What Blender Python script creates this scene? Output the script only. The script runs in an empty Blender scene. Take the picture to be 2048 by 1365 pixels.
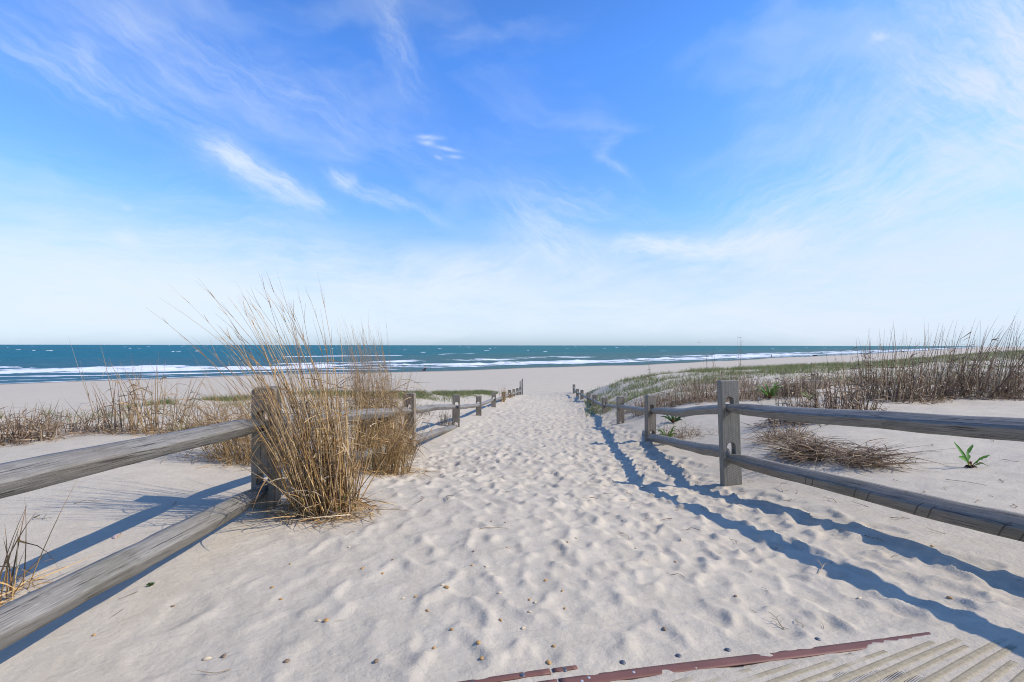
import bpy, bmesh, math
import numpy as np
from mathutils import Vector, Matrix
R = math.radians
rng = np.random.default_rng(7)
scene = bpy.context.scene
COL = scene.collection

# ------------------------------------------------------------------ camera, world, sun, exposure
FPX = 967.0          # focal length in pixels of the 2048 px wide photograph
CAMZ = 1.04
cam_d = bpy.data.cameras.new('camera'); cam = bpy.data.objects.new('camera', cam_d); COL.objects.link(cam)
cam_d.sensor_width = 36.0; cam_d.lens = 36.0 * FPX / 2048.0
cam_d.clip_start = 0.05; cam_d.clip_end = 60000
cam.location = (0, 0, CAMZ)
cam.rotation_euler = (Matrix.Rotation(R(90.0 + 0.5), 3, 'X') @ Matrix.Rotation(R(0.1), 3, 'Z')).to_euler()
scene.camera = cam

SUN_EL, SUN_BACK = 41.0, 8.0
toward = Vector((math.cos(R(SUN_EL)) * math.cos(R(SUN_BACK)), -math.cos(R(SUN_EL)) * math.sin(R(SUN_BACK)), math.sin(R(SUN_EL))))
sl = bpy.data.lights.new('sun', 'SUN'); sun = bpy.data.objects.new('sun', sl); COL.objects.link(sun)
sl.energy = 4.6; sl.angle = R(0.5); sl.color = (1.0, 0.91, 0.79)
sun.rotation_euler = toward.to_track_quat('Z', 'Y').to_euler()

scene.view_settings.view_transform = 'Standard'
scene.view_settings.look = 'None'
scene.view_settings.exposure = 0.0
scene.view_settings.gamma = 1.0
scene.view_settings.use_curve_mapping = False
scene.render.engine = 'CYCLES'
scene.cycles.use_denoising = True
scene.cycles.filter_width = 1.05
scene.cycles.max_bounces = 6
scene.cycles.diffuse_bounces = 3


class NT:
    """small helper around a node tree"""
    def __init__(s, tree):
        s.t = tree; s.n = tree.nodes; s.l = tree.links
    def node(s, kind, **kw):
        n = s.n.new(kind)
        for k, v in kw.items(): setattr(n, k, v)
        return n
    def put(s, sock, v):
        if isinstance(v, bpy.types.NodeSocket): s.l.new(v, sock)
        elif v is not None: sock.default_value = v
    def m(s, op, a, b=None, c=None, clamp=False):
        n = s.n.new('ShaderNodeMath'); n.operation = op; n.use_clamp = clamp
        s.put(n.inputs[0], a)
        if b is not None: s.put(n.inputs[1], b)
        if c is not None: s.put(n.inputs[2], c)
        return n.outputs[0]
    def mix(s, f, a, b, blend='MIX'):
        n = s.n.new('ShaderNodeMix'); n.data_type = 'RGBA'; n.blend_type = blend
        s.put(n.inputs[0], f); s.put(n.inputs[6], a); s.put(n.inputs[7], b)
        return n.outputs[2]
    def rng(s, v, a, b, c=0.0, d=1.0, smooth=True):
        n = s.n.new('ShaderNodeMapRange'); n.interpolation_type = 'SMOOTHSTEP' if smooth else 'LINEAR'
        s.put(n.inputs[0], v)
        for i, x in enumerate((a, b, c, d)): s.put(n.inputs[i + 1], x)
        return n.outputs[0]
    def vec(s, x, y, z=0.0):
        n = s.n.new('ShaderNodeCombineXYZ')
        for i, v in enumerate((x, y, z)): s.put(n.inputs[i], v)
        return n.outputs[0]
    def noise(s, vec, scale, detail=4, rough=0.5, dist=0.0, out=0):
        n = s.n.new('ShaderNodeTexNoise')
        s.put(n.inputs['Vector'], vec); s.put(n.inputs['Scale'], scale); s.put(n.inputs['Detail'], detail)
        s.put(n.inputs['Roughness'], rough); s.put(n.inputs['Distortion'], dist)
        return n.outputs[out]
    def ramp(s, v, stops):
        n = s.n.new('ShaderNodeValToRGB'); s.put(n.inputs[0], v)
        e = n.color_ramp.elements
        while len(e) > 1: e.remove(e[-1])
        e[0].position = stops[0][0]; e[0].color = (*stops[0][1], 1)
        for p, c in stops[1:]:
            k = e.new(p); k.color = (*c, 1)
        return n.outputs[0]
    def scale(s, vec, sx, sy, sz):
        n = s.n.new('ShaderNodeMapping'); s.put(n.inputs[0], vec); n.inputs['Scale'].default_value = (sx, sy, sz)
        return n.outputs[0]


def build_world():
    w = bpy.data.worlds.new('World'); scene.world = w; w.use_nodes = True
    N = NT(w.node_tree); bg = N.n['Background']; bg.inputs[1].default_value = 0.12
    sky = N.node('ShaderNodeTexSky'); sky.sky_type = 'NISHITA'; sky.sun_disc = False
    sky.sun_elevation = R(SUN_EL); sky.sun_rotation = R(90 + SUN_BACK)
    sky.air_density = 1.0; sky.dust_density = 0.6; sky.ozone_density = 2.0
    tc = N.node('ShaderNodeTexCoord').outputs['Generated']
    sp = N.node('ShaderNodeSeparateXYZ'); N.l.new(tc, sp.inputs[0]); x, y, z = sp.outputs
    az = N.m('ARCTAN2', x, y)
    hyp = N.m('SQRT', N.m('ADD', N.m('MULTIPLY', x, x), N.m('MULTIPLY', y, y)))
    el = N.m('ARCTAN2', z, hyp)
    # base gradient: the clear air, deepened towards the zenith
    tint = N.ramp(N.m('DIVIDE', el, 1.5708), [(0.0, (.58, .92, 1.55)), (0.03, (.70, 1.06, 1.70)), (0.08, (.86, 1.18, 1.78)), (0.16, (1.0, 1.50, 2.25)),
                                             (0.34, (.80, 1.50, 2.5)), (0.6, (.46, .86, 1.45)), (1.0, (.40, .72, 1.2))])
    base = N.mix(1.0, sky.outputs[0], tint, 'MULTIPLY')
    # wisp coordinates, gently warped
    p = N.vec(az, el, 0.0)
    wn = N.noise(N.scale(p, 1, 1, 1), 5.0, 5, .6, 0, 1)
    wsub = N.node('ShaderNodeVectorMath', operation='SUBTRACT'); N.l.new(wn, wsub.inputs[0]); wsub.inputs[1].default_value = (.5, .5, .5)
    wsc = N.node('ShaderNodeVectorMath', operation='SCALE'); N.l.new(wsub.outputs[0], wsc.inputs[0]); wsc.inputs['Scale'].default_value = 0.10
    wad = N.node('ShaderNodeVectorMath', operation='ADD'); N.l.new(p, wad.inputs[0]); N.l.new(wsc.outputs[0], wad.inputs[1])
    q = wad.outputs[0]
    qs = N.node('ShaderNodeSeparateXYZ'); N.l.new(q, qs.inputs[0]); qa, qe = qs.outputs[0], qs.outputs[1]

    def ang(u, v):
        a = math.atan((u - 1024) / FPX)
        return a, math.atan((691 - v) / FPX * math.cos(a))

    total = None
    def add(t):
        nonlocal total
        total = t if total is None else N.m('ADD', total, t)

    cache = {}
    def shared(ang_, streak):
        # streak noise fields along five directions, used by the wisps that run that way
        k = (round(max(-1.0, min(1.0, ang_ if abs(ang_) < 1.6 else 0)) / .4), streak >= 10)
        if k not in cache:
            a = k[0] * .4; ca, sa = math.cos(a), math.sin(a)
            t = N.m('ADD', N.m('MULTIPLY', qa, ca), N.m('MULTIPLY', qe, sa)); c = N.m('SUBTRACT', N.m('MULTIPLY', qe, ca), N.m('MULTIPLY', qa, sa))
            sn = N.noise(N.vec(N.m('MULTIPLY', t, 7), N.m('MULTIPLY', c, 34 if k[1] else 20), k[0] * 3.1), 1.0, 5, .62)
            s2 = N.noise(N.vec(N.m('MULTIPLY', t, 22), N.m('MULTIPLY', c, 120), k[0] * 1.7), 1.0, 5, .6)
            cache[k] = N.m('MULTIPLY', N.rng(sn, .28, .70, .15, 1.0), N.rng(s2, .25, .72, .45, 1.15))
        return cache[k]

    def wisp(u0, v0, u1, v1, wpx, amt, streak=14.0, soft=1.0, cross=5.0, raw=False):
        a0, e0 = ang(u0, v0); a1, e1 = ang(u1, v1)
        dx, dy = a1 - a0, e1 - e0; L = math.hypot(dx, dy); dx /= L; dy /= L
        A, B = (az, el) if raw else (qa, qe)
        ra = N.m('SUBTRACT', A, (a0 + a1) / 2); re = N.m('SUBTRACT', B, (e0 + e1) / 2)
        t = N.m('ADD', N.m('MULTIPLY', ra, dx), N.m('MULTIPLY', re, dy))
        c = N.m('SUBTRACT', N.m('MULTIPLY', re, dx), N.m('MULTIPLY', ra, dy))
        tn = N.m('DIVIDE', t, L / 2); cn = N.m('DIVIDE', c, wpx / FPX)
        r2 = N.m('ADD', N.m('MULTIPLY', tn, tn), N.m('MULTIPLY', cn, cn))
        f = N.m('POWER', 2.718, N.m('MULTIPLY', r2, -1.2 * soft))
        g = shared(math.atan2(dy, dx), streak)
        add(N.m('MULTIPLY', N.m('MULTIPLY', f, g), amt))
    # veils and bands
    wisp(-100, 30, 330, 230, 34, .36); wisp(60, -60, 460, 200, 50, .16); wisp(200, -20, 900, 330, 50, .20, 20)
    wisp(330, 200, 620, 430, 45, .16); wisp(740, -60, 860, 240, 34, .20, 8); wisp(770, -60, 830, 190, 20, .20, 8)
    wisp(130, 60, 180, 130, 22, .30)
    wisp(415, 290, 540, 365, 26, .95, 8); wisp(500, 350, 650, 425, 24, .85, 8)
    wisp(668, 345, 705, 385, 17, .9, 6, cross=12); wisp(690, 370, 900, 452, 13, .38, 10); wisp(680, 380, 780, 425, 9, .35)
    wisp(240, 455, 285, 480, 12, .95, 8, cross=12); wisp(238, 400, 262, 412, 7, .4)
    wisp(1754, 76, 1792, 80, 7, .55, 6); wisp(838, 273, 882, 276, 4, .85, 6, raw=True); wisp(838, 283, 868, 287, 4, .7, 6, raw=True)
    wisp(868, 292, 922, 303, 3.5, .75, 6, raw=True); wisp(895, 312, 924, 314, 3.5, .8, 6, raw=True); wisp(868, 312, 884, 317, 3.5, .5, 6, raw=True)
    wisp(1238, 262, 1192, 312, 12, .42, 8); wisp(1192, 305, 1262, 372, 9, .30, 8)
    wisp(1240, 497, 1590, 486, 16, 1.9, 8); wisp(1290, 502, 1450, 500, 14, 1.2, 8)
    wisp(1000, 395, 1200, 560, 55, .50, 10); wisp(1050, 430, 1260, 560, 50, .30, 10); wisp(1000, 360, 1300, 440, 40, .22, 12)
    wisp(1250, 560, 1900, 380, 60, .40, 12); wisp(1500, 500, 2150, 300, 110, .50, 8, soft=.7); wisp(1700, 420, 1850, 400, 22, .35, 8)
    wisp(1940, -60, 2120, 360, 100, 1.3, 6); wisp(1600, 420, 1900, 130, 160, .22, 6)
    wisp(0, 620, 520, 570, 60, .95, 10, soft=.8); wisp(-200, 560, 300, 610, 60, .6, 10); wisp(330, 540, 560, 600, 36, .55, 10)
    wisp(560, 540, 1050, 640, 55, .75, 10); wisp(760, 610, 1060, 530, 46, .9, 10); wisp(1000, 600, 1100, 640, 40, .5)
    wisp(1100, 625, 1600, 640, 36, .8, 10); wisp(1500, 630, 2200, 560, 75, .75, 10, soft=.8)
    wisp(-200, 420, 700, 520, 90, .22, 10, soft=.8)
    # broad milky layer above the horizon all round, and soft high cirrus elsewhere
    n1 = N.noise(N.scale(p, 1.2, 5, 1), 2.2, 6, .6, .6)
    lay = N.m('MULTIPLY', N.rng(el, .27, .04), N.m('MAXIMUM', N.rng(n1, .28, .70, .40, 1.3), N.rng(el, .10, .03, 0.0, .85)))
    add(N.m('MULTIPLY', lay, 1.2))
    n2 = N.noise(N.scale(q, 2.0, 5.0, 1), 1.3, 4, .5, .4)
    add(N.m('MULTIPLY', N.m('MULTIPLY', N.rng(n2, .46, .80), N.rng(el, 1.2, .3)), .30))
    low = N.rng(el, -.004, .040)      # clear blue-grey air right over the horizon
    cov = N.m('MULTIPLY', N.m('MULTIPLY', total, N.m('ADD', N.m('MULTIPLY', low, .65), .35)), 1.0)
    cov = N.m('SUBTRACT', 1.0, N.m('POWER', 2.718, N.m('MULTIPLY', cov, -1.35)), clamp=True)
    warm = N.rng(az, .1, .95)
    ccol = N.mix(warm, (6.7, 7.5, 8.4, 1), (6.6, 7.1, 8.2, 1))
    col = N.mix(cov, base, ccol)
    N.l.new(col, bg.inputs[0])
build_world()


# ------------------------------------------------------------------ helpers
def tag(o, label=None, category=None, group=None, kind=None):
    if label: o['label'] = label
    if category: o['category'] = category
    if group: o['group'] = group
    if kind: o['kind'] = kind
    return o

def mesh_obj(name, V, F, mat=None, parent=None, smooth=False, cols=None, colname='Col', mats=None, midx=None):
    """F: (n,3) or (n,4) int array, or list of both"""
    me = bpy.data.meshes.new(name)
    Fs = F if (isinstance(F, list) and isinstance(F[0], np.ndarray)) else [F]
    Fs = [np.asarray(f, dtype=np.int32) for f in Fs if len(f)]
    V = np.asarray(V, dtype=np.float32)
    me.vertices.add(len(V)); me.vertices.foreach_set('co', V.ravel())
    nl = sum(f.size for f in Fs); npoly = sum(len(f) for f in Fs)
    me.loops.add(nl); me.polygons.add(npoly)
    me.loops.foreach_set('vertex_index', np.concatenate([f.ravel() for f in Fs]))
    tot = np.concatenate([np.full(len(f), f.shape[1], np.int32) for f in Fs])
    st = np.concatenate([[0], np.cumsum(tot)[:-1]]).astype(np.int32)
    me.polygons.foreach_set('loop_start', st)
    if smooth: me.polygons.foreach_set('use_smooth', np.ones(npoly, bool))
    me.update(calc_edges=True); me.validate()
    if cols is not None:
        a = me.color_attributes.new(colname, 'FLOAT_COLOR', 'POINT')
        c = np.ones((len(V), 4), np.float32); c[:, :cols.shape[1]] = cols
        a.data.foreach_set('color', c.ravel())
    if mat: me.materials.append(mat)
    o = bpy.data.objects.new(name, me); COL.objects.link(o)
    if parent: o.parent = parent
    return o

def empty(name, loc=(0, 0, 0), rz=0.0):
    o = bpy.data.objects.new(name, None); COL.objects.link(o)
    o.location = loc; o.rotation_euler = (0, 0, rz); o.empty_display_size = .1
    return o

def box(cx, cy, cz, sx, sy, sz):
    v = np.array([[x, y, z] for z in (-1, 1) for y in (-1, 1) for x in (-1, 1)], float) * [sx / 2, sy / 2, sz / 2] + [cx, cy, cz]
    f = np.array([[0, 2, 3, 1], [4, 5, 7, 6], [0, 1, 5, 4], [2, 6, 7, 3], [0, 4, 6, 2], [1, 3, 7, 5]])
    return v, f

class Bag:
    def __init__(s): s.V = []; s.F = {3: [], 4: []}; s.C = []; s.n = 0
    def add(s, v, f, c=None):
        v = np.asarray(v, float); f = np.asarray(f)
        s.V.append(v); s.F[f.shape[1]].append(f + s.n); s.n += len(v)
        if c is not None: s.C.append(np.broadcast_to(np.asarray(c, float), (len(v), 3)))
        return s
    def obj(s, name, mat, parent=None, smooth=False):
        F = [np.concatenate(x) for x in s.F.values() if x]
        return mesh_obj(name, np.concatenate(s.V), F, mat, parent, smooth, np.concatenate(s.C) if s.C else None)

def tube(pts, rad, sides=6, cap=True):
    pts = np.asarray(pts, float); n = len(pts); rad = np.broadcast_to(np.asarray(rad, float), (n,))
    t = np.gradient(pts, axis=0); t /= np.linalg.norm(t, axis=1)[:, None] + 1e-9
    ref = np.array([0, 0, 1.0]) if abs(t[:, 2]).mean() < .8 else np.array([1.0, 0, 0])
    a = np.cross(t, ref); a /= np.linalg.norm(a, axis=1)[:, None] + 1e-9; b = np.cross(t, a)
    th = np.arange(sides) * 2 * math.pi / sides
    V = (pts[:, None] + rad[:, None, None] * (np.cos(th)[None, :, None] * a[:, None] + np.sin(th)[None, :, None] * b[:, None])).reshape(-1, 3)
    i = np.arange(n - 1)[:, None] * sides; j = np.arange(sides)[None]; k = (j + 1) % sides
    F = np.stack([i + j, i + k, i + sides + k, i + sides + j], -1).reshape(-1, 4)
    return V, F

def hash2(ix, iy, seed):
    h = (ix.astype(np.int64) * 374761393 + iy.astype(np.int64) * 668265263 + seed * 974634777) & 0xffffffff
    h = ((h ^ (h >> 13)) * 1274126177) & 0xffffffff
    return ((h ^ (h >> 16)) & 0xffff) / 65535.0

def vnoise(x, y, seed=0):
    x, y = np.broadcast_arrays(np.asarray(x, float), np.asarray(y, float)); ix = np.floor(x); iy = np.floor(y); fx = x - ix; fy = y - iy
    fx = fx * fx * fx * (fx * (fx * 6 - 15) + 10); fy = fy * fy * fy * (fy * (fy * 6 - 15) + 10)
    a = hash2(ix, iy, seed); b = hash2(ix + 1, iy, seed); c = hash2(ix, iy + 1, seed); d = hash2(ix + 1, iy + 1, seed)
    return (a + (b - a) * fx) * (1 - fy) + (c + (d - c) * fx) * fy      # 0..1

def fbm(x, y, seed=0, oct=4, gain=.5):
    s = 0; a = 1; t = 0
    for k in range(oct):
        s = s + a * (vnoise(x * 2 ** k + 17.3 * k, y * 2 ** k - 9.1 * k, seed + k) - .5); t += a; a *= gain
    return s / t * 2                                                    # about -1..1

def sstep(a, b, x):
    t = np.clip((x - a) / (b - a), 0, 1); return t * t * (3 - 2 * t)

# ------------------------------------------------------------------ terrain heights
CTRL = np.array([
    (-1.57, 3.1, 0), (-1.363, 6.46, -.42), (-1.12, 9.75, -.61), (-.89, 13, -.856), (-.607, 16.3, -1.05), (-.324, 19.6, -1.17), (-.12, 23, -1.43),
    (.108, 26.2, -1.75), (.336, 29.5, -2.01), (.575, 32.7, -2.31),
    (1.903, 4.27, -.192), (2.13, 7.5, -.441), (2.42, 10.8, -.713), (2.7, 14.1, -.958), (2.97, 17.4, -1.17), (3.28, 20.7, -1.36), (3.475, 24, -1.665),
    (3.7, 27.3, -1.92), (3.92, 30.6, -2.0),
    (.2, 3.5, -.05), (.3, 6.5, -.38), (.6, 10, -.68), (.8, 14, -.94), (1.2, 20, -1.33), (1.7, 26, -1.78), (2.1, 33, -2.35), (2.1, 36, -2.55),
    (0, 1.4, .06), (1.2, 1.5, .06), (0, 0, .1), (0, -1, .12), (-1.5, 1.4, -.015), (-1.5, 0, .03), (2.2, 2, .06), (2.3, 1, .12), (2.5, -1, .15),
    (-2.5, 2.5, .0), (-3, 3.5, .03), (-3, 4.5, 0), (-3.5, 5.5, -.05), (-5, 6, -.05), (-6.2, 6, -.07), (-8, 8, -.15), (-6, 8.5, -.17), (-4, 9, -.22),
    (-3, 7, -.3), (-3, 12, -.46), (-3.7, 19, -.78), (-2, 13, -.72), (-2.5, 20, -.97), (-1.2, 25, -1.42), (-9, 5, 0), (-4, 2, .02), (-2.2, 1.8, .0), (-4, 0, .1), (-12, 6, -.1), (-9, 1, .1),
    (3.8, 4, .04), (2.75, 3.1, .02), (3.0, 5.3, -.02), (4.5, 3, .15), (4, 1.5, .2), (7.2, 8, .14), (5, 7, .10), (9, 8.5, .15), (6, 9.5, .08), (3, 6.5, -.2),
    (3.2, 9.5, -.2), (5, 9.5, -.05), (3.5, 14, -.5), (6.6, 17, -.3), (4.0, 20, -1.0), (4.4, 25, -1.2), (7.1, 25, -.56), (12, 28, -.44), (20, 34, -.47),
    (33.7, 42, -.3), (74, 70, .25), (12, 15, 0), (25, 20, .1), (60, 40, .3), (300, 230, .3), (10, 4, .2), (700, 560, .4)])
def _warp(x, y):
    yy = np.maximum(y, -1.0) + 4.0
    return np.clip(x / yy, -1.6, 1.6) * 3.0, np.log(yy) * 2.2
_cs, _cq = _warp(CTRL[:, 0], CTRL[:, 1])
def _phi(r2): return 0.5 * r2 * np.log(r2 + 1e-9)
def _fit():
    n = len(CTRL)
    A = np.zeros((n + 3, n + 3))
    A[:n, :n] = _phi((_cs[:, None] - _cs[None]) ** 2 + (_cq[:, None] - _cq[None]) ** 2) + np.eye(n) * .004
    A[:n, n] = 1; A[:n, n + 1] = _cs; A[:n, n + 2] = _cq; A[n:, :n] = A[:n, n:].T
    return np.linalg.solve(A, np.concatenate([CTRL[:, 2], [0, 0, 0]]))
_W = _fit()
def dune_z(x, y):
    s, q = _warp(x, y)
    out = _W[-3] + _W[-2] * s + _W[-1] * q
    for k in range(len(CTRL)): out = out + _W[k] * _phi((s - _cs[k]) ** 2 + (q - _cq[k]) ** 2)
    return out
def y_crest(x):
    return np.interp(x, [-3000, -200, -30, -12, -8, -5.5, -2.5, -.6, .5, 3.9, 4.6, 7, 12, 20, 34, 74, 300, 700, 12000],
                     [-3000, -150, -9, 5, 8, 13, 20, 28, 33, 33, 26, 25.5, 28, 34, 42, 70, 230, 560, 11000])
def y_shore(x):
    base = np.interp(x, [-20000, -400, -150, -77.6, -51, -21, -5, 36, 80, 123, 221, 624, 3000, 20000],
                     [-16000, -180, 10, 73, 94, 109, 120.6, 147, 186, 231, 320, 715, 3100, 20500])
    return base + 1.6 * np.sin(x * .11) + .9 * np.sin(x * .27 + 1)
SEA_Z = -4.86
def base_z(x, y):
    x = np.asarray(x, float); y = np.asarray(y, float)
    yc = y_crest(x)
    zd = dune_z(x, np.minimum(y, yc + .5))
    zd = np.clip(zd, -2.7, .75)
    wdist = (y_shore(x) - y) * .75
    zb = SEA_Z + np.where(wdist > 0, .03 * np.minimum(wdist, 55) , .03 * np.maximum(wdist, -120))
    fall = np.interp(x, [-12, -4, 0, 4, 8, 60], [18, 14, 11, 12, 14, 18])
    k = sstep(0, 1, (y - yc) / fall)
    return zd * (1 - k) + zb * k

# footprint raster over the path
RX0, RX1, RY0, RY1, RS = -2.3, 4.7, 1.0, 38.0, .0125
rnx, rny = int((RX1 - RX0) / RS), int((RY1 - RY0) / RS)
def make_prints():
    r = np.random.default_rng(21)
    gx, gy = np.meshgrid(RX0 + np.arange(rnx) * RS, RY0 + np.arange(rny) * RS)
    H = .008 * fbm(gx * 2.2, gy * 2.2, 5, 4) + .004 * fbm(gx * 9, gy * 9, 9, 2)
    N = 19000
    ys = RY0 + (RY1 - RY0) * r.random(N)
    yl = np.interp(ys, [0, 3.1, 6.46, 9.75, 13, 19.6, 26, 33, 40], [-1.5, -1.35, -1.1, -.95, -.7, -.15, .3, .75, .9])
    yr = np.interp(ys, [0, 2, 4.27, 7.5, 10.8, 17.4, 24, 31, 40], [2.3, 2.25, 1.95, 2.05, 2.35, 2.9, 3.4, 3.9, 4.2])
    t = r.random(N); xs = yl + (yr - yl) * t
    for i in range(N):
        x, y = xs[i], ys[i]
        # the left foreground is smoother, wind has filled the prints
        soft = 1 - .80 * float(sstep(.62, .1, (x + 1.5) / 3.8) * sstep(5.6, 2.6, y))
        edge = min(t[i], 1 - t[i]); dens = 1.0 if edge > .07 else .35
        if y > 33: dens *= .5
        if r.random() > dens * (soft * .75 + .25): continue
        L = .075 + .055 * r.random(); W = .040 + .028 * r.random(); dep = (.010 + .016 * r.random()) * (.30 + .70 * soft) * float(np.interp(y, [1.4, 3.5, 6, 12, 30], [.55, .85, 1.0, 1.25, 1.7]))
        a = r.normal(0, .45) + (0 if r.random() < .8 else 1.2)
        if soft < .5: L *= 1.2; W *= 1.4
        rad = int(L * 1.7 / RS); ci = int((x - RX0) / RS); cj = int((y - RY0) / RS)
        i0, i1, j0, j1 = max(0, ci - rad), min(rnx, ci + rad), max(0, cj - rad), min(rny, cj + rad)
        if i1 - i0 < 4 or j1 - j0 < 4: continue
        X = gx[j0:j1, i0:i1] - x; Y = gy[j0:j1, i0:i1] - y
        u = X * math.cos(a) + Y * math.sin(a); v = -X * math.sin(a) + Y * math.cos(a)
        d = np.sqrt((u / W) ** 2 + (v / L) ** 2) * (1 + .16 * np.sin(3 * np.arctan2(v, u) + i))
        inside = 1 - sstep(.70, 1.10, d)
        rim = np.exp(-((d - 1.22) / .20) ** 2)
        push = 1 + .6 * np.sign(r.random() - .5) * v / L * (d < 2)
        h = H[j0:j1, i0:i1]
        H[j0:j1, i0:i1] = h * (1 - .75 * inside) - dep * inside + .30 * dep * rim * push + .25 * dep * inside * np.clip(v / L, -1, 1) * (1 if i % 2 else -1)
    for it in range(1):
        for ax in (0, 1):
            P = np.pad(H, [(2, 2) if k == ax else (0, 0) for k in (0, 1)], mode='edge')
            s = lambda o: P[o:o + rny, :] if ax == 0 else P[:, o:o + rnx]
            H = (s(1) + 3 * s(2) + s(3)) / 5
    m = np.minimum(sstep(0, .25, gx - RX0), sstep(0, .3, RX1 - gx)) * sstep(38, 35, gy)
    # fade outside the fences
    l = np.interp(gy[:, 0], [0, 3.1, 6.46, 9.75, 13, 19.6, 26, 33, 40], [-1.55, -1.5, -1.3, -1.1, -.85, -.3, .15, .6, .8])[:, None]
    rr = np.interp(gy[:, 0], [0, 2, 4.27, 7.5, 10.8, 17.4, 24, 31, 40], [2.45, 2.3, 2.0, 2.2, 2.5, 3.0, 3.5, 4.0, 4.4])[:, None]
    m = m * sstep(-.35, .15, gx - l) * sstep(-.35, .15, rr - gx)
    m = m * (1 - .97 * mat_mask(gx, gy))
    return (H + .006) * m

# the access mat: edge line and frame
ME0 = np.array([-.62, 1.285]); MED = np.array([.982, .19]); MED = MED / np.linalg.norm(MED); MEN = np.array([MED[1], -MED[0]])   # normal pointing to the mat side
def mat_coords(x, y):
    return (x - ME0[0]) * MED[0] + (y - ME0[1]) * MED[1], (x - ME0[0]) * MEN[0] + (y - ME0[1]) * MEN[1]
def mat_mask(x, y):
    a, b = mat_coords(x, y)
    return sstep(-.12, .0, b) * sstep(2.75, 2.35, a)
PR = make_prints()
def prints(x, y):
    fx = np.clip((x - RX0) / RS, 0, rnx - 1.001); fy = np.clip((y - RY0) / RS, 0, rny - 1.001)
    i = fx.astype(int); j = fy.astype(int); fx = fx - i; fy = fy - j
    h = (PR[j, i] * (1 - fx) + PR[j, i + 1] * fx) * (1 - fy) + (PR[j + 1, i] * (1 - fx) + PR[j + 1, i + 1] * fx) * fy
    return np.where((x > RX0) & (x < RX1) & (y > RY0) & (y < RY1), h, 0)

def mmz(b): return sstep(-.02, .0, b) * sstep(.075, .05, b)
def ground_z(x, y):
    x = np.atleast_1d(np.asarray(x, float)); y = np.atleast_1d(np.asarray(y, float))
    z = base_z(x, y)
    near = sstep(60, 20, y) * sstep(-6, 0, y)
    out = 1 - mat_mask(x, y)
    z = z + near * out * (.014 * fbm(x * .9, y * .9, 31, 3) + .0035 * fbm(x * 3 + y, y * 6, 33, 3))
    # shallow wind scallops on the right bank
    z = z + near * sstep(2.1, 2.6, x) * (.006 * fbm(x * 3 + y * 1.5, y * 7 - x * 2, 35, 3) + .012 * fbm(x * 1.3, y * 1.3, 37, 2))
    # low hummocks on the vegetated dune
    rough = sstep(8, 13, y) * sstep(3.2, 5, x) + sstep(5, 8, y) * sstep(-1.8, -3.2, x)
    z = z + rough * sstep(90, 50, y) * (y < y_crest(x) + 6) * .07 * fbm(x * .55, y * .55, 41, 4)
    far = sstep(25, 45, y)
    z = z + far * .05 * fbm(x * .11, y * .11, 51, 3) * (y < y_shore(x))
    # thin blown sand on the access mat
    mm = mat_mask(x, y); a, b = mat_coords(x, y)
    cover = .0012 + .0040 * fbm(x * 6, y * 9, 61, 4) + .0012 * sstep(.30, .05, b) + .006 * sstep(2.0, 2.4, a) - .001 * sstep(.05, .3, b) - .0008
    cover = cover - .0045 * sstep(-.004, .004, b) * sstep(.060, .052, b) * (fbm(a * 2.6, b * 9, 63, 3) > -.5) + mmz(b) * .0042 * fbm(a * 9, b * 30, 65, 3)
    z = z + mm * cover
    return z + prints(x, y)
def gz(x, y): return float(ground_z(x, y)[0])

# ------------------------------------------------------------------ materials
def new_mat(name):
    m = bpy.data.materials.new(name); m.use_nodes = True
    N = NT(m.node_tree); return m, N, N.n['Principled BSDF']

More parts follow.
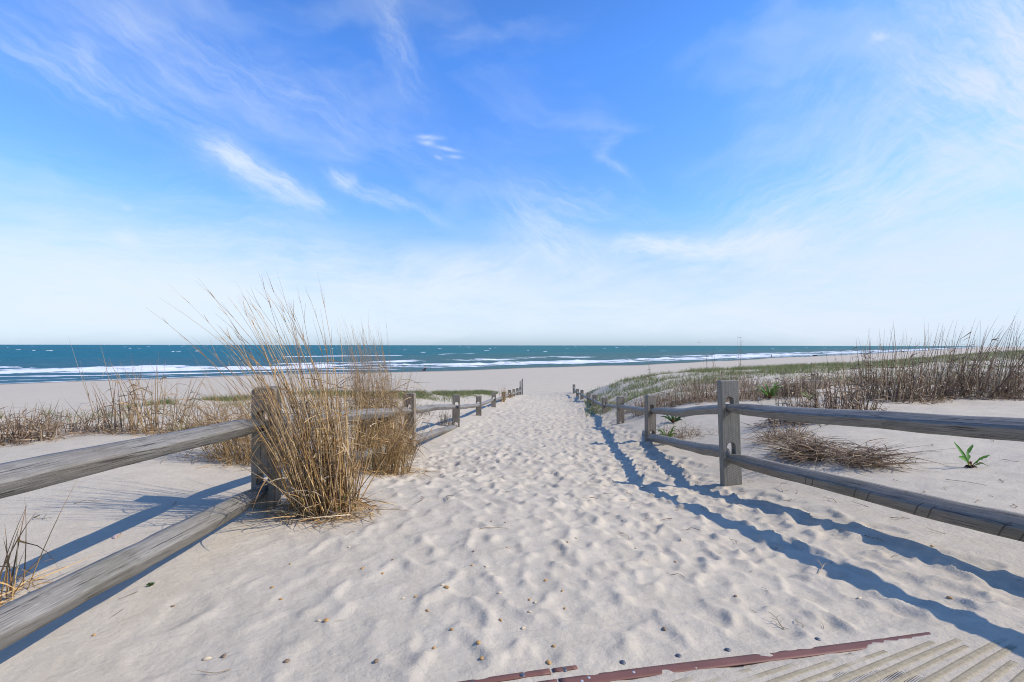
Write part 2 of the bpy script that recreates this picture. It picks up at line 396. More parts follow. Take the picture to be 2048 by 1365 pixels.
def mat_sand():
    m, N, b = new_mat('sand'); geo = N.node('ShaderNodeNewGeometry').outputs['Position']
    big = N.noise(geo, .7, 5, .6); mid = N.noise(geo, 6, 5, .65); fine = N.noise(geo, 420, 2, .7)
    c = N.mix(N.rng(mid, .3, .7), (.475, .412, .315, 1), (.53, .463, .358, 1))
    c = N.mix(N.m('MULTIPLY', N.rng(big, .45, .7), .35), c, (.42, .37, .295, 1))
    c = N.mix(N.m('MULTIPLY', N.rng(fine, .56, .72), .38), c, (.24, .20, .155, 1))
    c = N.mix(N.m('MULTIPLY', N.rng(N.noise(geo, 700, 1, .5), .62, .74), .5), c, (.66, .60, .52, 1))
    vor = N.node('ShaderNodeTexVoronoi'); N.l.new(geo, vor.inputs['Vector']); vor.inputs['Scale'].default_value = 46
    rnd = N.node('ShaderNodeSeparateColor'); N.l.new(vor.outputs['Color'], rnd.inputs[0])
    speck = N.m('MULTIPLY', N.m('LESS_THAN', vor.outputs['Distance'], .10), N.m('GREATER_THAN', rnd.outputs[0], .90))
    c = N.mix(N.m('MULTIPLY', speck, .55), c, N.mix(rnd.outputs[1], (.48, .29, .12, 1), (.12, .09, .07, 1)))
    # far beach: damp strip close to the water line, carried in the vertex colour
    at = N.node('ShaderNodeAttribute'); at.attribute_name = 'Wet'
    c = N.mix(at.outputs['Fac'], c, (.20, .175, .145, 1))
    N.l.new(c, b.inputs['Base Color'])
    b.inputs['Roughness'].default_value = .93; b.inputs['Specular IOR Level'].default_value = .15
    h = N.m('ADD', N.m('MULTIPLY', N.noise(geo, 260, 3, .7), .0011), N.m('MULTIPLY', N.noise(geo, 38, 4, .6), .006))
    rg = N.m('ABSOLUTE', N.m('SUBTRACT', N.noise(N.scale(geo, 1, 1.5, .3), 5.5, 3, .55, .5), .5))
    h = N.m('ADD', h, N.m('MULTIPLY', N.rng(rg, 0, .2), .0016))
    rip = N.noise(N.scale(geo, 9, 26, 1), 1.0, 4, .6, .4)
    h = N.m('ADD', h, N.m('MULTIPLY', rip, .009))
    bp = N.node('ShaderNodeBump'); bp.inputs['Distance'].default_value = 1.0; bp.inputs['Strength'].default_value = .8
    N.l.new(h, bp.inputs['Height']); N.l.new(bp.outputs[0], b.inputs['Normal'])
    return m

def mat_wood(name, axis, base=(.15, .13, .105), light=(.27, .245, .21), kerf=False, saw=False, green=.35):
    m, N, b = new_mat(name); tc = N.node('ShaderNodeTexCoord').outputs['Object']
    oi = N.node('ShaderNodeObjectInfo').outputs['Random']
    ofs = N.node('ShaderNodeVectorMath', operation='ADD'); N.l.new(tc, ofs.inputs[0]); N.l.new(N.vec(N.m('MULTIPLY', oi, 37), N.m('MULTIPLY', oi, 11), N.m('MULTIPLY', oi, 23)), ofs.inputs[1])
    P = ofs.outputs[0]
    # knots bend the grain
    kv = N.node('ShaderNodeTexVoronoi'); N.l.new(N.scale(P, *((2.2, 9, 9) if axis == 'X' else (9, 9, 2.2))), kv.inputs['Vector']); kv.inputs['Scale'].default_value = 1.0
    kd = kv.outputs['Distance']
    bend = N.m('MULTIPLY', N.rng(kd, .45, .0), .5)
    S = (6, 170, 170) if axis == 'X' else (170, 170, 6)
    gv = N.node('ShaderNodeVectorMath', operation='ADD'); N.l.new(N.scale(P, *S), gv.inputs[0]); N.l.new(N.vec(bend, bend, bend), gv.inputs[1])
    g = N.noise(gv.outputs[0], 1.0, 7, .68, .5)
    g2 = N.noise(N.scale(P, *((14, 300, 300) if axis == 'X' else (300, 300, 14))), 1.0, 4, .6, .3)
    patch = N.noise(P, 3.2, 4, .6)
    c = N.mix(N.rng(g, .28, .70), (*base, 1), (*light, 1))
    c = N.mix(N.m('MULTIPLY', N.rng(g2, .52, .75), .45), c, (light[0] * 1.35, light[1] * 1.35, light[2] * 1.35, 1))
    c = N.mix(N.m('MULTIPLY', N.rng(patch, .48, .70), green), c, (.10, .10, .055, 1))
    c = N.mix(N.m('MULTIPLY', N.rng(N.noise(P, 1.3, 3, .5), .5, .72), .45), c, (.14, .10, .065, 1))
    c = N.mix(N.m('MULTIPLY', N.rng(N.noise(N.scale(P, *((9, 30, 30) if axis == 'X' else (30, 30, 9))), 1.0, 5, .7, .6), .50, .74), .45), c, (.08, .07, .055, 1))
    crack = N.rng(N.noise(N.scale(P, *((3.5, 150, 150) if axis == 'X' else (150, 150, 3.5))), 1.0, 3, .55, 1.0), .40, .32)
    c = N.mix(N.m('MULTIPLY', crack, .85), c, (.035, .028, .022, 1))
    knot = N.rng(kd, .085, .045); ring = N.rng(kd, .13, .09)
    rs = N.node('ShaderNodeSeparateColor'); N.l.new(kv.outputs['Color'], rs.inputs[0]); on = N.m('GREATER_THAN', rs.outputs[0], .62)
    c = N.mix(N.m('MULTIPLY', N.m('MULTIPLY', ring, on), .45), c, (.12, .085, .055, 1))
    c = N.mix(N.m('MULTIPLY', N.m('MULTIPLY', knot, on), .85), c, (.045, .035, .028, 1))
    h = N.m('SUBTRACT', N.m('MULTIPLY', g, .0035), N.m('MULTIPLY', crack, .004)); h = N.m('ADD', h, N.m('MULTIPLY', g2, .0010))
    sx = N.node('ShaderNodeSeparateXYZ'); N.l.new(tc, sx.inputs[0])
    if saw:
        wv = N.m('ADD', N.m('MULTIPLY', sx.outputs[2], 1.0), N.m('MULTIPLY', sx.outputs[0], .42))
        s = N.m('SINE', N.m('ADD', N.m('MULTIPLY', wv, 430), N.m('MULTIPLY', N.noise(P, 9, 2), 9)))
        c = N.mix(N.m('MULTIPLY', N.rng(s, .2, 1.0), .34), c, (.32, .29, .23, 1)); h = N.m('ADD', h, N.m('MULTIPLY', s, .0006))
    if kerf:
        for x0 in (-.92, -.84, -.52, -.44, -.12, -.05, .24, .33, .66, .72):
            d = N.m('ABSOLUTE', N.m('SUBTRACT', N.m('ADD', sx.outputs[0], N.m('MULTIPLY', sx.outputs[2], .9)), x0))
            k = N.m('MULTIPLY', N.rng(d, .0055, .002), N.rng(sx.outputs[2], .012, -.004))
            c = N.mix(N.m('MULTIPLY', k, .8), c, (.05, .04, .03, 1)); h = N.m('SUBTRACT', h, N.m('MULTIPLY', k, .004))
    N.l.new(c, b.inputs['Base Color']); b.inputs['Roughness'].default_value = .66; b.inputs['Specular IOR Level'].default_value = .5
    bp = N.node('ShaderNodeBump'); bp.inputs['Distance'].default_value = 1.0; bp.inputs['Strength'].default_value = .9
    N.l.new(h, bp.inputs['Height']); N.l.new(bp.outputs[0], b.inputs['Normal'])
    return m

def mat_vcol(name, rough=.7, spec=.3, trans=0.0, mottled=.25):
    m, N, b = new_mat(name); at = N.node('ShaderNodeAttribute'); at.attribute_name = 'Col'
    geo = N.node('ShaderNodeNewGeometry').outputs['Position']
    c = N.mix(N.m('MULTIPLY', N.rng(N.noise(geo, 60, 3, .6), .35, .7), mottled), at.outputs['Color'], (.16, .11, .06, 1))
    N.l.new(c, b.inputs['Base Color']); b.inputs['Roughness'].default_value = rough; b.inputs['Specular IOR Level'].default_value = spec
    if trans:
        tr = N.node('ShaderNodeBsdfTranslucent'); N.l.new(c, tr.inputs[0]); mx = N.node('ShaderNodeMixShader'); mx.inputs[0].default_value = trans
        N.l.new(b.outputs[0], mx.inputs[1]); N.l.new(tr.outputs[0], mx.inputs[2]); N.l.new(mx.outputs[0], N.n['Material Output'].inputs[0])
    return m

def mat_plain(name, col, rough=.6, spec=.3, var=.15, scale=30, metal=0):
    m, N, b = new_mat(name); tc = N.node('ShaderNodeTexCoord').outputs['Object']
    d = tuple(x * (1 - 2 * var) for x in col); l = tuple(min(1, x * (1 + var)) for x in col)
    N.l.new(N.mix(N.noise(tc, scale, 4, .6), (*d, 1), (*l, 1)), b.inputs['Base Color'])
    b.inputs['Roughness'].default_value = rough; b.inputs['Specular IOR Level'].default_value = spec; b.inputs['Metallic'].default_value = metal
    return m

def mat_water():
    m, N, b = new_mat('sea_water'); at = N.node('ShaderNodeAttribute'); at.attribute_name = 'Col'
    sc = N.node('ShaderNodeSeparateColor'); N.l.new(at.outputs['Color'], sc.inputs[0]); foam, off, left = sc.outputs
    geo = N.node('ShaderNodeNewGeometry').outputs['Position']
    shal = N.mix(left, (.075, .140, .120, 1), (.035, .120, .155, 1)); deep = N.mix(left, (.030, .150, .145, 1), (.004, .125, .170, 1))
    c = N.mix(off, shal, deep)
    sw = N.noise(N.scale(geo, .004, .020, 1), 1.0, 5, .65)
    c = N.mix(N.m('MULTIPLY', N.rng(sw, .45, .7), .55), c, (.030, .085, .095, 1))
    c = N.mix(N.m('MULTIPLY', N.rng(N.noise(N.scale(geo, .05, .22, 1), 1.0, 5, .7), .5, .75), .35), c, (.07, .19, .22, 1))
    fn = N.noise(N.scale(geo, .07, .20, 1), 1.0, 7, .72)
    fk = N.rng(N.m('ADD', foam, N.m('MULTIPLY', N.m('SUBTRACT', fn, .5), 2.2)), .42, .72)
    c = N.mix(fk, c, (.74, .76, .79, 1))
    N.l.new(c, b.inputs['Base Color'])
    b.inputs['Roughness'].default_value = .55; b.inputs['Specular IOR Level'].default_value = .22; b.inputs['IOR'].default_value = 1.33
    h = N.m('ADD', N.m('MULTIPLY', N.noise(N.scale(geo, .25, .7, 1), 1.0, 5, .7), .5), N.m('MULTIPLY', N.noise(N.scale(geo, .03, .12, 1), 1.0, 3, .6), 1.5))
    bp = N.node('ShaderNodeBump'); bp.inputs['Distance'].default_value = 1.0; bp.inputs['Strength'].default_value = .9
    N.l.new(h, bp.inputs['Height']); N.l.new(bp.outputs[0], b.inputs['Normal'])
    return m

M_SAND = mat_sand()
M_RAIL = mat_wood('weathered_rail_wood', 'X', base=(.14, .125, .10), light=(.28, .26, .225))
M_RAILK = mat_wood('weathered_rail_wood_sawn', 'X', base=(.135, .115, .09), light=(.26, .235, .19), kerf=True)
M_POST = mat_wood('weathered_post_wood', 'Z', base=(.15, .12, .085), light=(.30, .25, .18), green=.5)
M_POSTS = mat_wood('weathered_post_wood_sawn', 'Z', base=(.14, .12, .085), light=(.26, .23, .175), saw=True, green=.5)
M_STRAW = mat_vcol('dry_grass', .6, .35, .12)
M_GREEN = mat_vcol('green_leaf', .55, .4, .30, .10)
M_WATER = mat_water()

# ------------------------------------------------------------------ the sand sheet
def build_ground():
    ys = [-400, -200, -100, -50, -25, -12, -7, -4, -2.5, -1.5, -.8, -.2, .3, .6, .8]
    y = .95
    while y < 3200:
        ys.append(y)
        y += (y + 1.3) * (.0046 if y < 7 else .0062 if y < 16 else .0085 if y < 45 else .03 if y < 250 else .09)
    ys = np.array(ys)
    tin = np.linspace(-1.15, 1.15, 780)
    tout = 1.15 * np.cumprod(np.full(26, 1.24)); tout = 1.15 + (tout - 1.15) * 1.0
    t = np.concatenate([-tout[::-1], tin, tout])
    S = np.maximum(ys, 0) + 1.3
    X = t[None] * S[:, None]; Y = np.broadcast_to(ys[:, None], X.shape)
    Z = ground_z(X.ravel(), Y.ravel()).reshape(X.shape)
    nr, nc = X.shape
    V = np.stack([X, Y, Z], -1).reshape(-1, 3)
    i = np.arange(nr - 1)[:, None] * nc; j = np.arange(nc - 1)[None]
    F = np.stack([i + j, i + j + 1, i + nc + j + 1, i + nc + j], -1).reshape(-1, 4)
    o = mesh_obj('sand_ground', V, F, M_SAND, smooth=True)
    w = (y_shore(X) - Y) * .75
    wet = (1 - sstep(1.0, 6.5, w)) * (Y > 20)
    a = o.data.attributes.new('Wet', 'FLOAT', 'POINT'); a.data.foreach_set('value', wet.ravel().astype(np.float32))
    tag(o, kind='structure')
build_ground()

# ------------------------------------------------------------------ the sea
def build_sea():
    xin = np.concatenate([np.linspace(-420, -170, 110)[:-1], np.linspace(-170, 190, 420)[:-1], np.linspace(190, 520, 190)[:-1]])
    xo = np.array([520, 560, 620, 700, 800, 950, 1150, 1400, 1800, 2500, 3500, 5000, 7500, 11000, 15000, 19000])
    x = np.concatenate([-xo[::-1], xin, xo])
    d = [-4.0]
    while d[-1] < 18500: d.append(d[-1] + max(.6, .028 * (d[-1] - 40)))
    d = np.array(d)
    X = np.broadcast_to(x[None], (len(d), len(x))); D = np.broadcast_to(d[:, None], X.shape); Y = y_shore(X) + D
    # surf: bands of foam running along the shore
    d0 = np.interp(X, [-400, -200, -130, -110, -60, -25, 0, 50, 120, 600], [110, 100, 74, 58, 33, 20, 27, 25, 27, 28])
    hw = np.interp(X, [-200, -130, -60, -25, 0, 50, 120, 600], [20, 16, 8, 7, 11, 9, 15, 18])
    wob = 5 * fbm(X * .02, X * 0, 71, 3) + 1.5 * fbm(X * .12, D * .05, 72, 2)
    f1 = np.exp(-(np.abs(D - d0 - wob) / hw) ** 4) * (.72 + .5 * fbm(X * .05, D * .12, 73, 4))
    d2 = np.interp(X, [-140, -60, -20, 20, 60, 120, 600], [112, 62, 78, 92, 74, 62, 62])
    gate = np.clip(np.interp(X, [-75, -68, -40, -30, -18, -8, 30, 48, 70, 90, 160, 300, 500], [0, .9, .8, .2, .55, .9, 1, .35, .3, .75, .9, .8, .7]), 0, 1)
    f2 = np.exp(-(np.abs(D - d2 - 1.6 * wob) / np.interp(X, [-60, 0, 60, 300], [8, 15, 15, 18])) ** 4) * gate * (.7 + .7 * fbm(X * .06, D * .15, 75, 4))
    f3 = np.zeros_like(X)
    for k, (fr, th, sd) in enumerate(((.50, 2.4, 80), (.27, 1.6, 82), (.03, 1.1, 84))):
        dd = np.maximum(d0 * fr, 1.0 + 3 * (fr > .1))
        c = dd + 1.2 * fbm(X * .07, X * 0, sd, 3)
        f3 = np.maximum(f3, np.exp(-((D - c) / th) ** 2) * sstep(-.35, .15, fbm(X * .03, X * 0 + k, sd + 1, 3)) * .85)
    f3 *= np.interp(X, [-200, -40, -20, 60, 100, 200], [1, 1, .35, .35, .8, .9])
    far = np.exp(-((D - np.interp(X, [-60, -20], [190, 250]) - wob) / 6) ** 2) * sstep(.18, .4, fbm(X * .03, D * .01, 91, 3))
    foam = np.clip(np.maximum.reduce([f1, f2, f3, far]), 0, 1)
    # shape: swells, breakers
    sw = .20 * np.sin(D / 24 * 2 * math.pi + 2 * fbm(X * .01, D * .01, 95, 3)) + .16 * fbm(X * .05, D * .14, 96, 3)
    Z = SEA_Z + sw * sstep(5, 60, D) * sstep(3000, 500, D)
    Z = Z + .55 * np.exp(-((D - d0 - wob - hw * .6) / 5) ** 2) * (foam > .2) * (1 + .5 * fbm(X * .3, D * 0, 97, 2)) + .10 * foam * (1 + fbm(X * .5, D * .5, 98, 2))
    Z = Z + .35 * np.exp(-((D - d2 - 1.6 * wob) / 6) ** 2)
    Z = np.where(D < 3, SEA_Z + .03 + .02 * foam, Z)
    nr, nc = X.shape
    i = np.arange(nr - 1)[:, None] * nc; j = np.arange(nc - 1)[None]
    F = np.stack([i + j, i + j + 1, i + nc + j + 1, i + nc + j], -1).reshape(-1, 4)
    off = sstep(60, 330, D); left = sstep(150, -500, X - Y * .05) * 1.0
    ang = X / np.maximum(Y, 30); left = sstep(.15, -.75, ang)
    o = mesh_obj('sea', np.stack([X, Y, Z], -1).reshape(-1, 3), F, M_WATER, smooth=True,
                 cols=np.stack([foam, off, left], -1).reshape(-1, 3))
    tag(o, kind='structure')
    # whitecaps far out: small raised crests of foam
    r = np.random.default_rng(5); B = Bag()
    for k in range(95):
        y = 380 * math.exp(r.random() * 2.9); x = y * r.uniform(-1.15, 1.15)
        if y < y_shore(x) + 150: continue
        L = r.uniform(.6, 2.4) * (1 + y / 1500); h = r.uniform(.10, .26) * (1 + y / 1500)
        n = 6; t = np.linspace(-1, 1, n); a = r.normal(0, .2)
        px = x + t * L * math.cos(a); py = y + t * L * math.sin(a)
        top = SEA_Z + .15 + h * (1 - t ** 2) * (1 + .3 * r.normal(size=n))
        lo = np.stack([px, py - .6, np.full(n, SEA_Z - .1)], -1); hi = np.stack([px, py, top], -1); bk = np.stack([px, py + .5, np.full(n, SEA_Z - .1)], -1)
        V = np.concatenate([lo, hi, bk]); q = np.arange(n - 1)
        F = np.concatenate([np.stack([q, q + 1, q + n + 1, q + n], -1), np.stack([q + n, q + n + 1, q + 2 * n + 1, q + 2 * n], -1)])
        B.add(V, F)
    tag(B.obj('whitecaps', mat_plain('foam', (.86, .88, .90), .8, .2, .05)), 'scattered white crests on the open teal sea', kind='stuff')
build_sea()

# ------------------------------------------------------------------ fences
def rail_mesh(L, h=.105, w=.105, side=1, seed=0, seg=90, bow=.0):
    """hexagonal split rail along local X, ridge at the back, side=+1: sloped face towards +Y"""
    r = np.random.default_rng(seed)
    prof = np.array([(-.42, .5), (-.14, .49), (.5, .08), (.50, .04), (.16, -.49), (.10, -.52), (-.34, -.5), (-.42, -.44), (-.52, .0), (-.5, .1)])
    # subdivide profile
    P = []
    for k in range(len(prof)):
        a, b = prof[k], prof[(k + 1) % len(prof)]
        m = 3 if np.linalg.norm(b - a) > .3 else 1
        for q in range(m): P.append(a + (b - a) * q / m)
    P = np.array(P); n = len(P)
    t = np.linspace(0, 1, seg); x = (t - .5) * L
    end = np.minimum(t, 1 - t) * L
    tap = .66 + .34 * sstep(.02, .30, end)
    rag = np.where((end < .001), .90, 1.0)
    wob = .10 * fbm(x * .9 + seed, x * 0 + seed, 100 + seed, 3)
    V = np.zeros((seg, n, 3))
    V[..., 0] = x[:, None] + np.where(end[:, None] < .001, r.normal(0, .004, (seg, n)), 0)
    th = np.arange(n)
    loc = .06 * fbm(x[:, None] * 5.0, th[None] * .7 + seed * 3.1, 200 + seed, 3)
    k = (tap * rag)[:, None] * (1 + wob[:, None] + loc)
    V[..., 1] = P[None, :, 0] * w * k * side
    V[..., 2] = P[None, :, 1] * h * k + (bow * (1 - (2 * t - 1) ** 2) + .012 * fbm(x * 1.2, x * 0, 300 + seed, 2))[:, None]
    V[..., 1] += (.014 * fbm(x * .8, x * 0 + 5, 310 + seed, 2))[:, None]
    V = V.reshape(-1, 3)
    i = np.arange(seg - 1)[:, None] * n; j = np.arange(n)[None]; kk = (j + 1) % n
    F = np.stack([i + j, i + n + j, i + n + kk, i + kk], -1).reshape(-1, 4)
    if side < 0: F = F[:, ::-1]
    c0 = len(V); V = np.concatenate([V, V[:n].mean(0, keepdims=True), V[-n:].mean(0, keepdims=True)])
    q = np.arange(n); e0 = np.stack([np.full(n, c0), q, (q + 1) % n], -1); b0 = (seg - 1) * n; e1 = np.stack([np.full(n, c0 + 1), b0 + (q + 1) % n, b0 + q], -1)
    if side < 0: e0 = e0[:, ::-1]; e1 = e1[:, ::-1]
    return V, [F, np.concatenate([e0, e1])]

def add_rail(parent, A, B, side, seed, mat, size=(.105, .105), seg=90, bow=0, ext=.06):
    A = Vector(A); B = Vector(B); d = (B - A).normalized(); A = A - d * ext; B = B + d * ext
    L = (B - A).length
    V, F = rail_mesh(L, size[0], size[1], side, seed, seg, bow)
    o = mesh_obj('rail', V, F, mat, parent)
    o.matrix_world = Matrix.Translation((A + B) / 2) 
    # frame: X along the rail, Z close to up
    X = d; Z = Vector((0, 0, 1)); Yv = Z.cross(X).normalized(); Z = X.cross(Yv)
    M = Matrix((X, Yv, Z)).transposed().to_4x4(); M.translation = (A + B) / 2
    o.matrix_world = M
    return o

def post_obj(parent, x, y, top, ground, yaw, w=.155, dpt=.095, mat=None, lean=(0, 0), style=0, seed=0):
    """post standing through its own two slots; origin at the top centre"""
    H = top - ground + .35
    bm = bmesh.new()
    r = np.random.default_rng(seed)
    c = .02
    if style == 0: outline = [(-w / 2, -H), (w / 2, -H), (w / 2, -c * .6), (w / 2 - c, 0), (-w / 2 + c, 0), (-w / 2, -c)]
    else: outline = [(-w / 2, -H), (w / 2, -H), (w / 2, -.002), (w / 2 - .01, 0), (-w / 2 + .01, -.004), (-w / 2, -.012)]
    loops = [outline]
    for hz in (-.144, -.542):
        cx = r.normal(0, .006); a = .036; hh = .135
        lp = []
        for k in range(9):
            th = math.pi * k / 8; lp.append((cx + a * math.cos(th), hz - a + a * math.sin(th)))
        for k in range(9):
            th = math.pi + math.pi * k / 8; lp.append((cx + a * math.cos(th), hz - hh + a + a * math.sin(th)))
        loops.append(lp)
    edges = []
    for lp in loops:
        vs = [bm.verts.new((p[0], -dpt / 2, p[1])) for p in lp]
        for k in range(len(vs)): edges.append(bm.edges.new((vs[k], vs[(k + 1) % len(vs)])))
    res = bmesh.ops.triangle_fill(bm, use_beauty=True, use_dissolve=False, edges=edges)
    faces = [g for g in res['geom'] if isinstance(g, bmesh.types.BMFace)]
    # drop faces that fell inside the slots
    for f in list(faces):
        cc = f.calc_center_median()
        for hz in (-.144, -.542):
            if abs(cc.x) < .03 and hz - .135 < cc.z < hz and all(-.144 - .14 < v.co.z < -.143 or -.542 - .14 < v.co.z < -.541 for v in f.verts):
                faces.remove(f); bm.faces.remove(f); break
    ex = bmesh.ops.extrude_face_region(bm, geom=faces)
    vs = [g for g in ex['geom'] if isinstance(g, bmesh.types.BMVert)]
    bmesh.ops.translate(bm, verts=vs, vec=(0, dpt, 0))
    bmesh.ops.recalc_face_normals(bm, faces=bm.faces)
    me = bpy.data.meshes.new('post'); bm.to_mesh(me); bm.free(); me.materials.append(mat or M_POST)
    o = bpy.data.objects.new('post', me); COL.objects.link(o); o.parent = parent
    o.matrix_world = Matrix.Translation((x, y, top)) @ Matrix.Rotation(lean[0], 4, 'X') @ Matrix.Rotation(lean[1], 4, 'Y') @ Matrix.Rotation(yaw, 4, 'Z')
    bv = o.modifiers.new('bevel', 'BEVEL'); bv.width = .006; bv.segments = 2; bv.limit_method = 'ANGLE'; bv.angle_limit = R(50)
    return o

LPOST = [(-1.53, -.25, .93, .13), (-1.57, 3.10, .77, 0), (-1.363, 6.46, .40, -.42), (-1.12, 9.75, .042, -.61), (-.89, 13, -.33, -.856), (-.607, 16.3, -.56, -1.05),
         (-.324, 19.6, -.845, -1.17), (-.12, 23, -1.08, -1.43), (.108, 26.2, -1.33, -1.75), (.336, 29.5, -1.58, -2.01), (.575, 32.7, -1.80, -2.31)]
RPOST = [(2.49, .97, 1.02, .12), (1.903, 4.27, .735, -.192), (2.145, 7.5, .272, -.441), (2.42, 10.8, -.10, -.713), (2.70, 14.1, -.476, -.958), (2.97, 17.4, -.74, -1.17),
         (3.28, 20.7, -.99, -1.36), (3.475, 24, -1.17, -1.665), (3.70, 27.3, -1.42, -1.92), (3.92, 30.6, -1.43, -2.0)]
def build_fence(posts, side, label):
    """side: +1 when the path lies on the +X side"""
    f = empty('split_rail_fence', (posts[1][0], posts[1][1], posts[1][3]))
    tag(f, label, 'fence', 'split rail fences along the beach path')
    bpy.context.view_layer.update()
    inv = f.matrix_world.inverted()
    kids = []
    n = len(posts)
    r = np.random.default_rng(3 + side)
    for i, (x, y, tp, g) in enumerate(posts):
        a = posts[max(0, i - 1)]; b = posts[min(n - 1, i + 1)]
        yaw = -math.atan2(b[0] - a[0], b[1] - a[1])
        if i == 1: yaw = R(4) if side < 0 else R(3)
        elif i > 1: yaw = .06 + r.normal(0, .07)
        mat = M_POSTS if (side < 0 and i == 1) else M_POST
        w, d = (.165, .075) if (side < 0 and i == 1) else ((.145, .11) if i < 3 else (.15, .11))
        kids.append(post_obj(None, x, y, tp, g, yaw, w, d, mat, (r.normal(0, .012), r.normal(0, .012)), 0 if side > 0 else int(i > 1) ^ 1, 10 * i))
    for i in range(n - 1):
        p, q = posts[i], posts[i + 1]
        ax, ay, at, ag = p; bx, by, bt, bg = q
        lat = .022 * (1 if i % 2 else -1)
        big = .095 if i < 2 else .092
        def at_(P, dz): return (P[0] + lat, P[1], P[2] - dz)
        t0, t1 = .245, .235
        if side > 0 and i == 0: A, B = (ax, ay, .712), (bx - .025, by + .0, .540)
        elif side < 0 and i == 0: A, B = (ax, ay, .78), (bx - .012, by, .500)
        else: A, B = at_(p, t0), at_(q, t1)
        kids.append(add_rail(None, A, B, -side if False else (-1 if side > 0 else 1), 11 * i + (3 if side > 0 else 7), M_RAIL, (big, big), 110 if i < 2 else 40,
                             -.03 if (side < 0 and i == 1) else r.normal(0, .012), .02 if i == 0 else .045))
        if i <= 2 and not (side < 0 and i == 3):
            l0, l1 = .645, .655
            if side > 0 and i == 0: A, B = (ax, ay, .26), (bx - .025, by, .105)
            elif side < 0 and i == 0: A, B = (ax, ay, .345), (bx - .012, by, .055)
            else: A, B = (p[0] - lat, p[1], p[2] - l0), (q[0] - lat, q[1], q[2] - l1)
            if i == 2 and side < 0: B = (q[0], q[1], q[3] - .10)
            m = M_RAILK if (side < 0 and i == 0) else M_RAIL
            kids.append(add_rail(None, A, B, (-1 if side > 0 else 1), 17 * i + (5 if side > 0 else 9), m, (big * 1.12, big), 110, r.normal(0, .01), .02 if i == 0 else .045))
    bpy.context.view_layer.update()
    for k in kids:
        mw = k.matrix_world.copy(); k.parent = f; k.matrix_parent_inverse = inv; k.matrix_world = mw
build_fence(LPOST, 1, 'weathered grey fence left of the path, half hidden by the tall straw clump')
build_fence(RPOST, -1, 'weathered split rail fence on the right side of the path, casting long shadows')

# ------------------------------------------------------------------ plants
def blades(base, dirv, bend, L, w, cols, segs=5, sides=0, tip=.15):
    """base (n,3), dirv (n,3) unit, bend (n,3) displacement factor at the tip, L, w (n,) -> verts, quads, colours"""
    base, dirv, bend = (np.asarray(a, float) for a in (base, dirv, bend))
    n = len(base); t = np.linspace(0, 1, segs + 1)
    dirv = dirv / np.linalg.norm(dirv, axis=1)[:, None]
    C = base[:, None] + dirv[:, None] * (L[:, None] * t)[..., None] + bend[:, None] * (L[:, None] * t ** 2.1)[..., None]
    T = np.gradient(C, axis=1); T /= np.linalg.norm(T, axis=2)[..., None] + 1e-9
    rv = rng.normal(size=(n, 3)); A = np.cross(T, rv[:, None]); A /= np.linalg.norm(A, axis=2)[..., None] + 1e-9
    prof = (1 - (1 - tip) * t ** 1.5)
    W = w[:, None] * prof[None]
    if sides == 0:
        V = np.stack([C - A * W[..., None] * .5, C + A * W[..., None] * .5], 2); m = 2
        idx = np.arange(n)[:, None] * (segs + 1) * 2 + np.arange(segs)[None] * 2
        F = np.stack([idx, idx + 1, idx + 3, idx + 2], -1).reshape(-1, 4)
    else:
        B = np.cross(T, A); th = np.arange(sides) * 2 * math.pi / sides; m = sides
        V = C[:, :, None] + .5 * W[..., None, None] * (np.cos(th)[None, None, :, None] * A[:, :, None] + np.sin(th)[None, None, :, None] * B[:, :, None])
        idx = (np.arange(n)[:, None] * (segs + 1) + np.arange(segs)[None]) * sides
        F = np.concatenate([np.stack([idx + k, idx + (k + 1) % sides, idx + sides + (k + 1) % sides, idx + sides + k], -1).reshape(-1, 4) for k in range(sides)])
    K = np.broadcast_to(np.asarray(cols)[:, None, None], (n, segs + 1, m, 3)).copy()
    # stalks darken with age marks at the nodes
    K *= (1 + .12 * rng.normal(size=(n, segs + 1, 1, 1)))
    return V.reshape(-1, 3), F, np.clip(K, 0, 1).reshape(-1, 3), C

STRAW = np.array([(.58, .37, .145), (.48, .29, .105), (.38, .22, .08), (.66, .47, .23), (.28, .16, .065)])
BROWN = np.array([(.31, .205, .12), (.23, .145, .085), (.42, .30, .18), (.16, .10, .06), (.52, .41, .27)])
GREEN = np.array([(.13, .18, .045), (.17, .23, .055), (.22, .27, .08), (.09, .13, .035), (.36, .32, .16), (.30, .24, .13)])
def pick(pal, n): return pal[rng.integers(0, len(pal), n)] * (1 + .15 * rng.normal(size=(n, 1)))

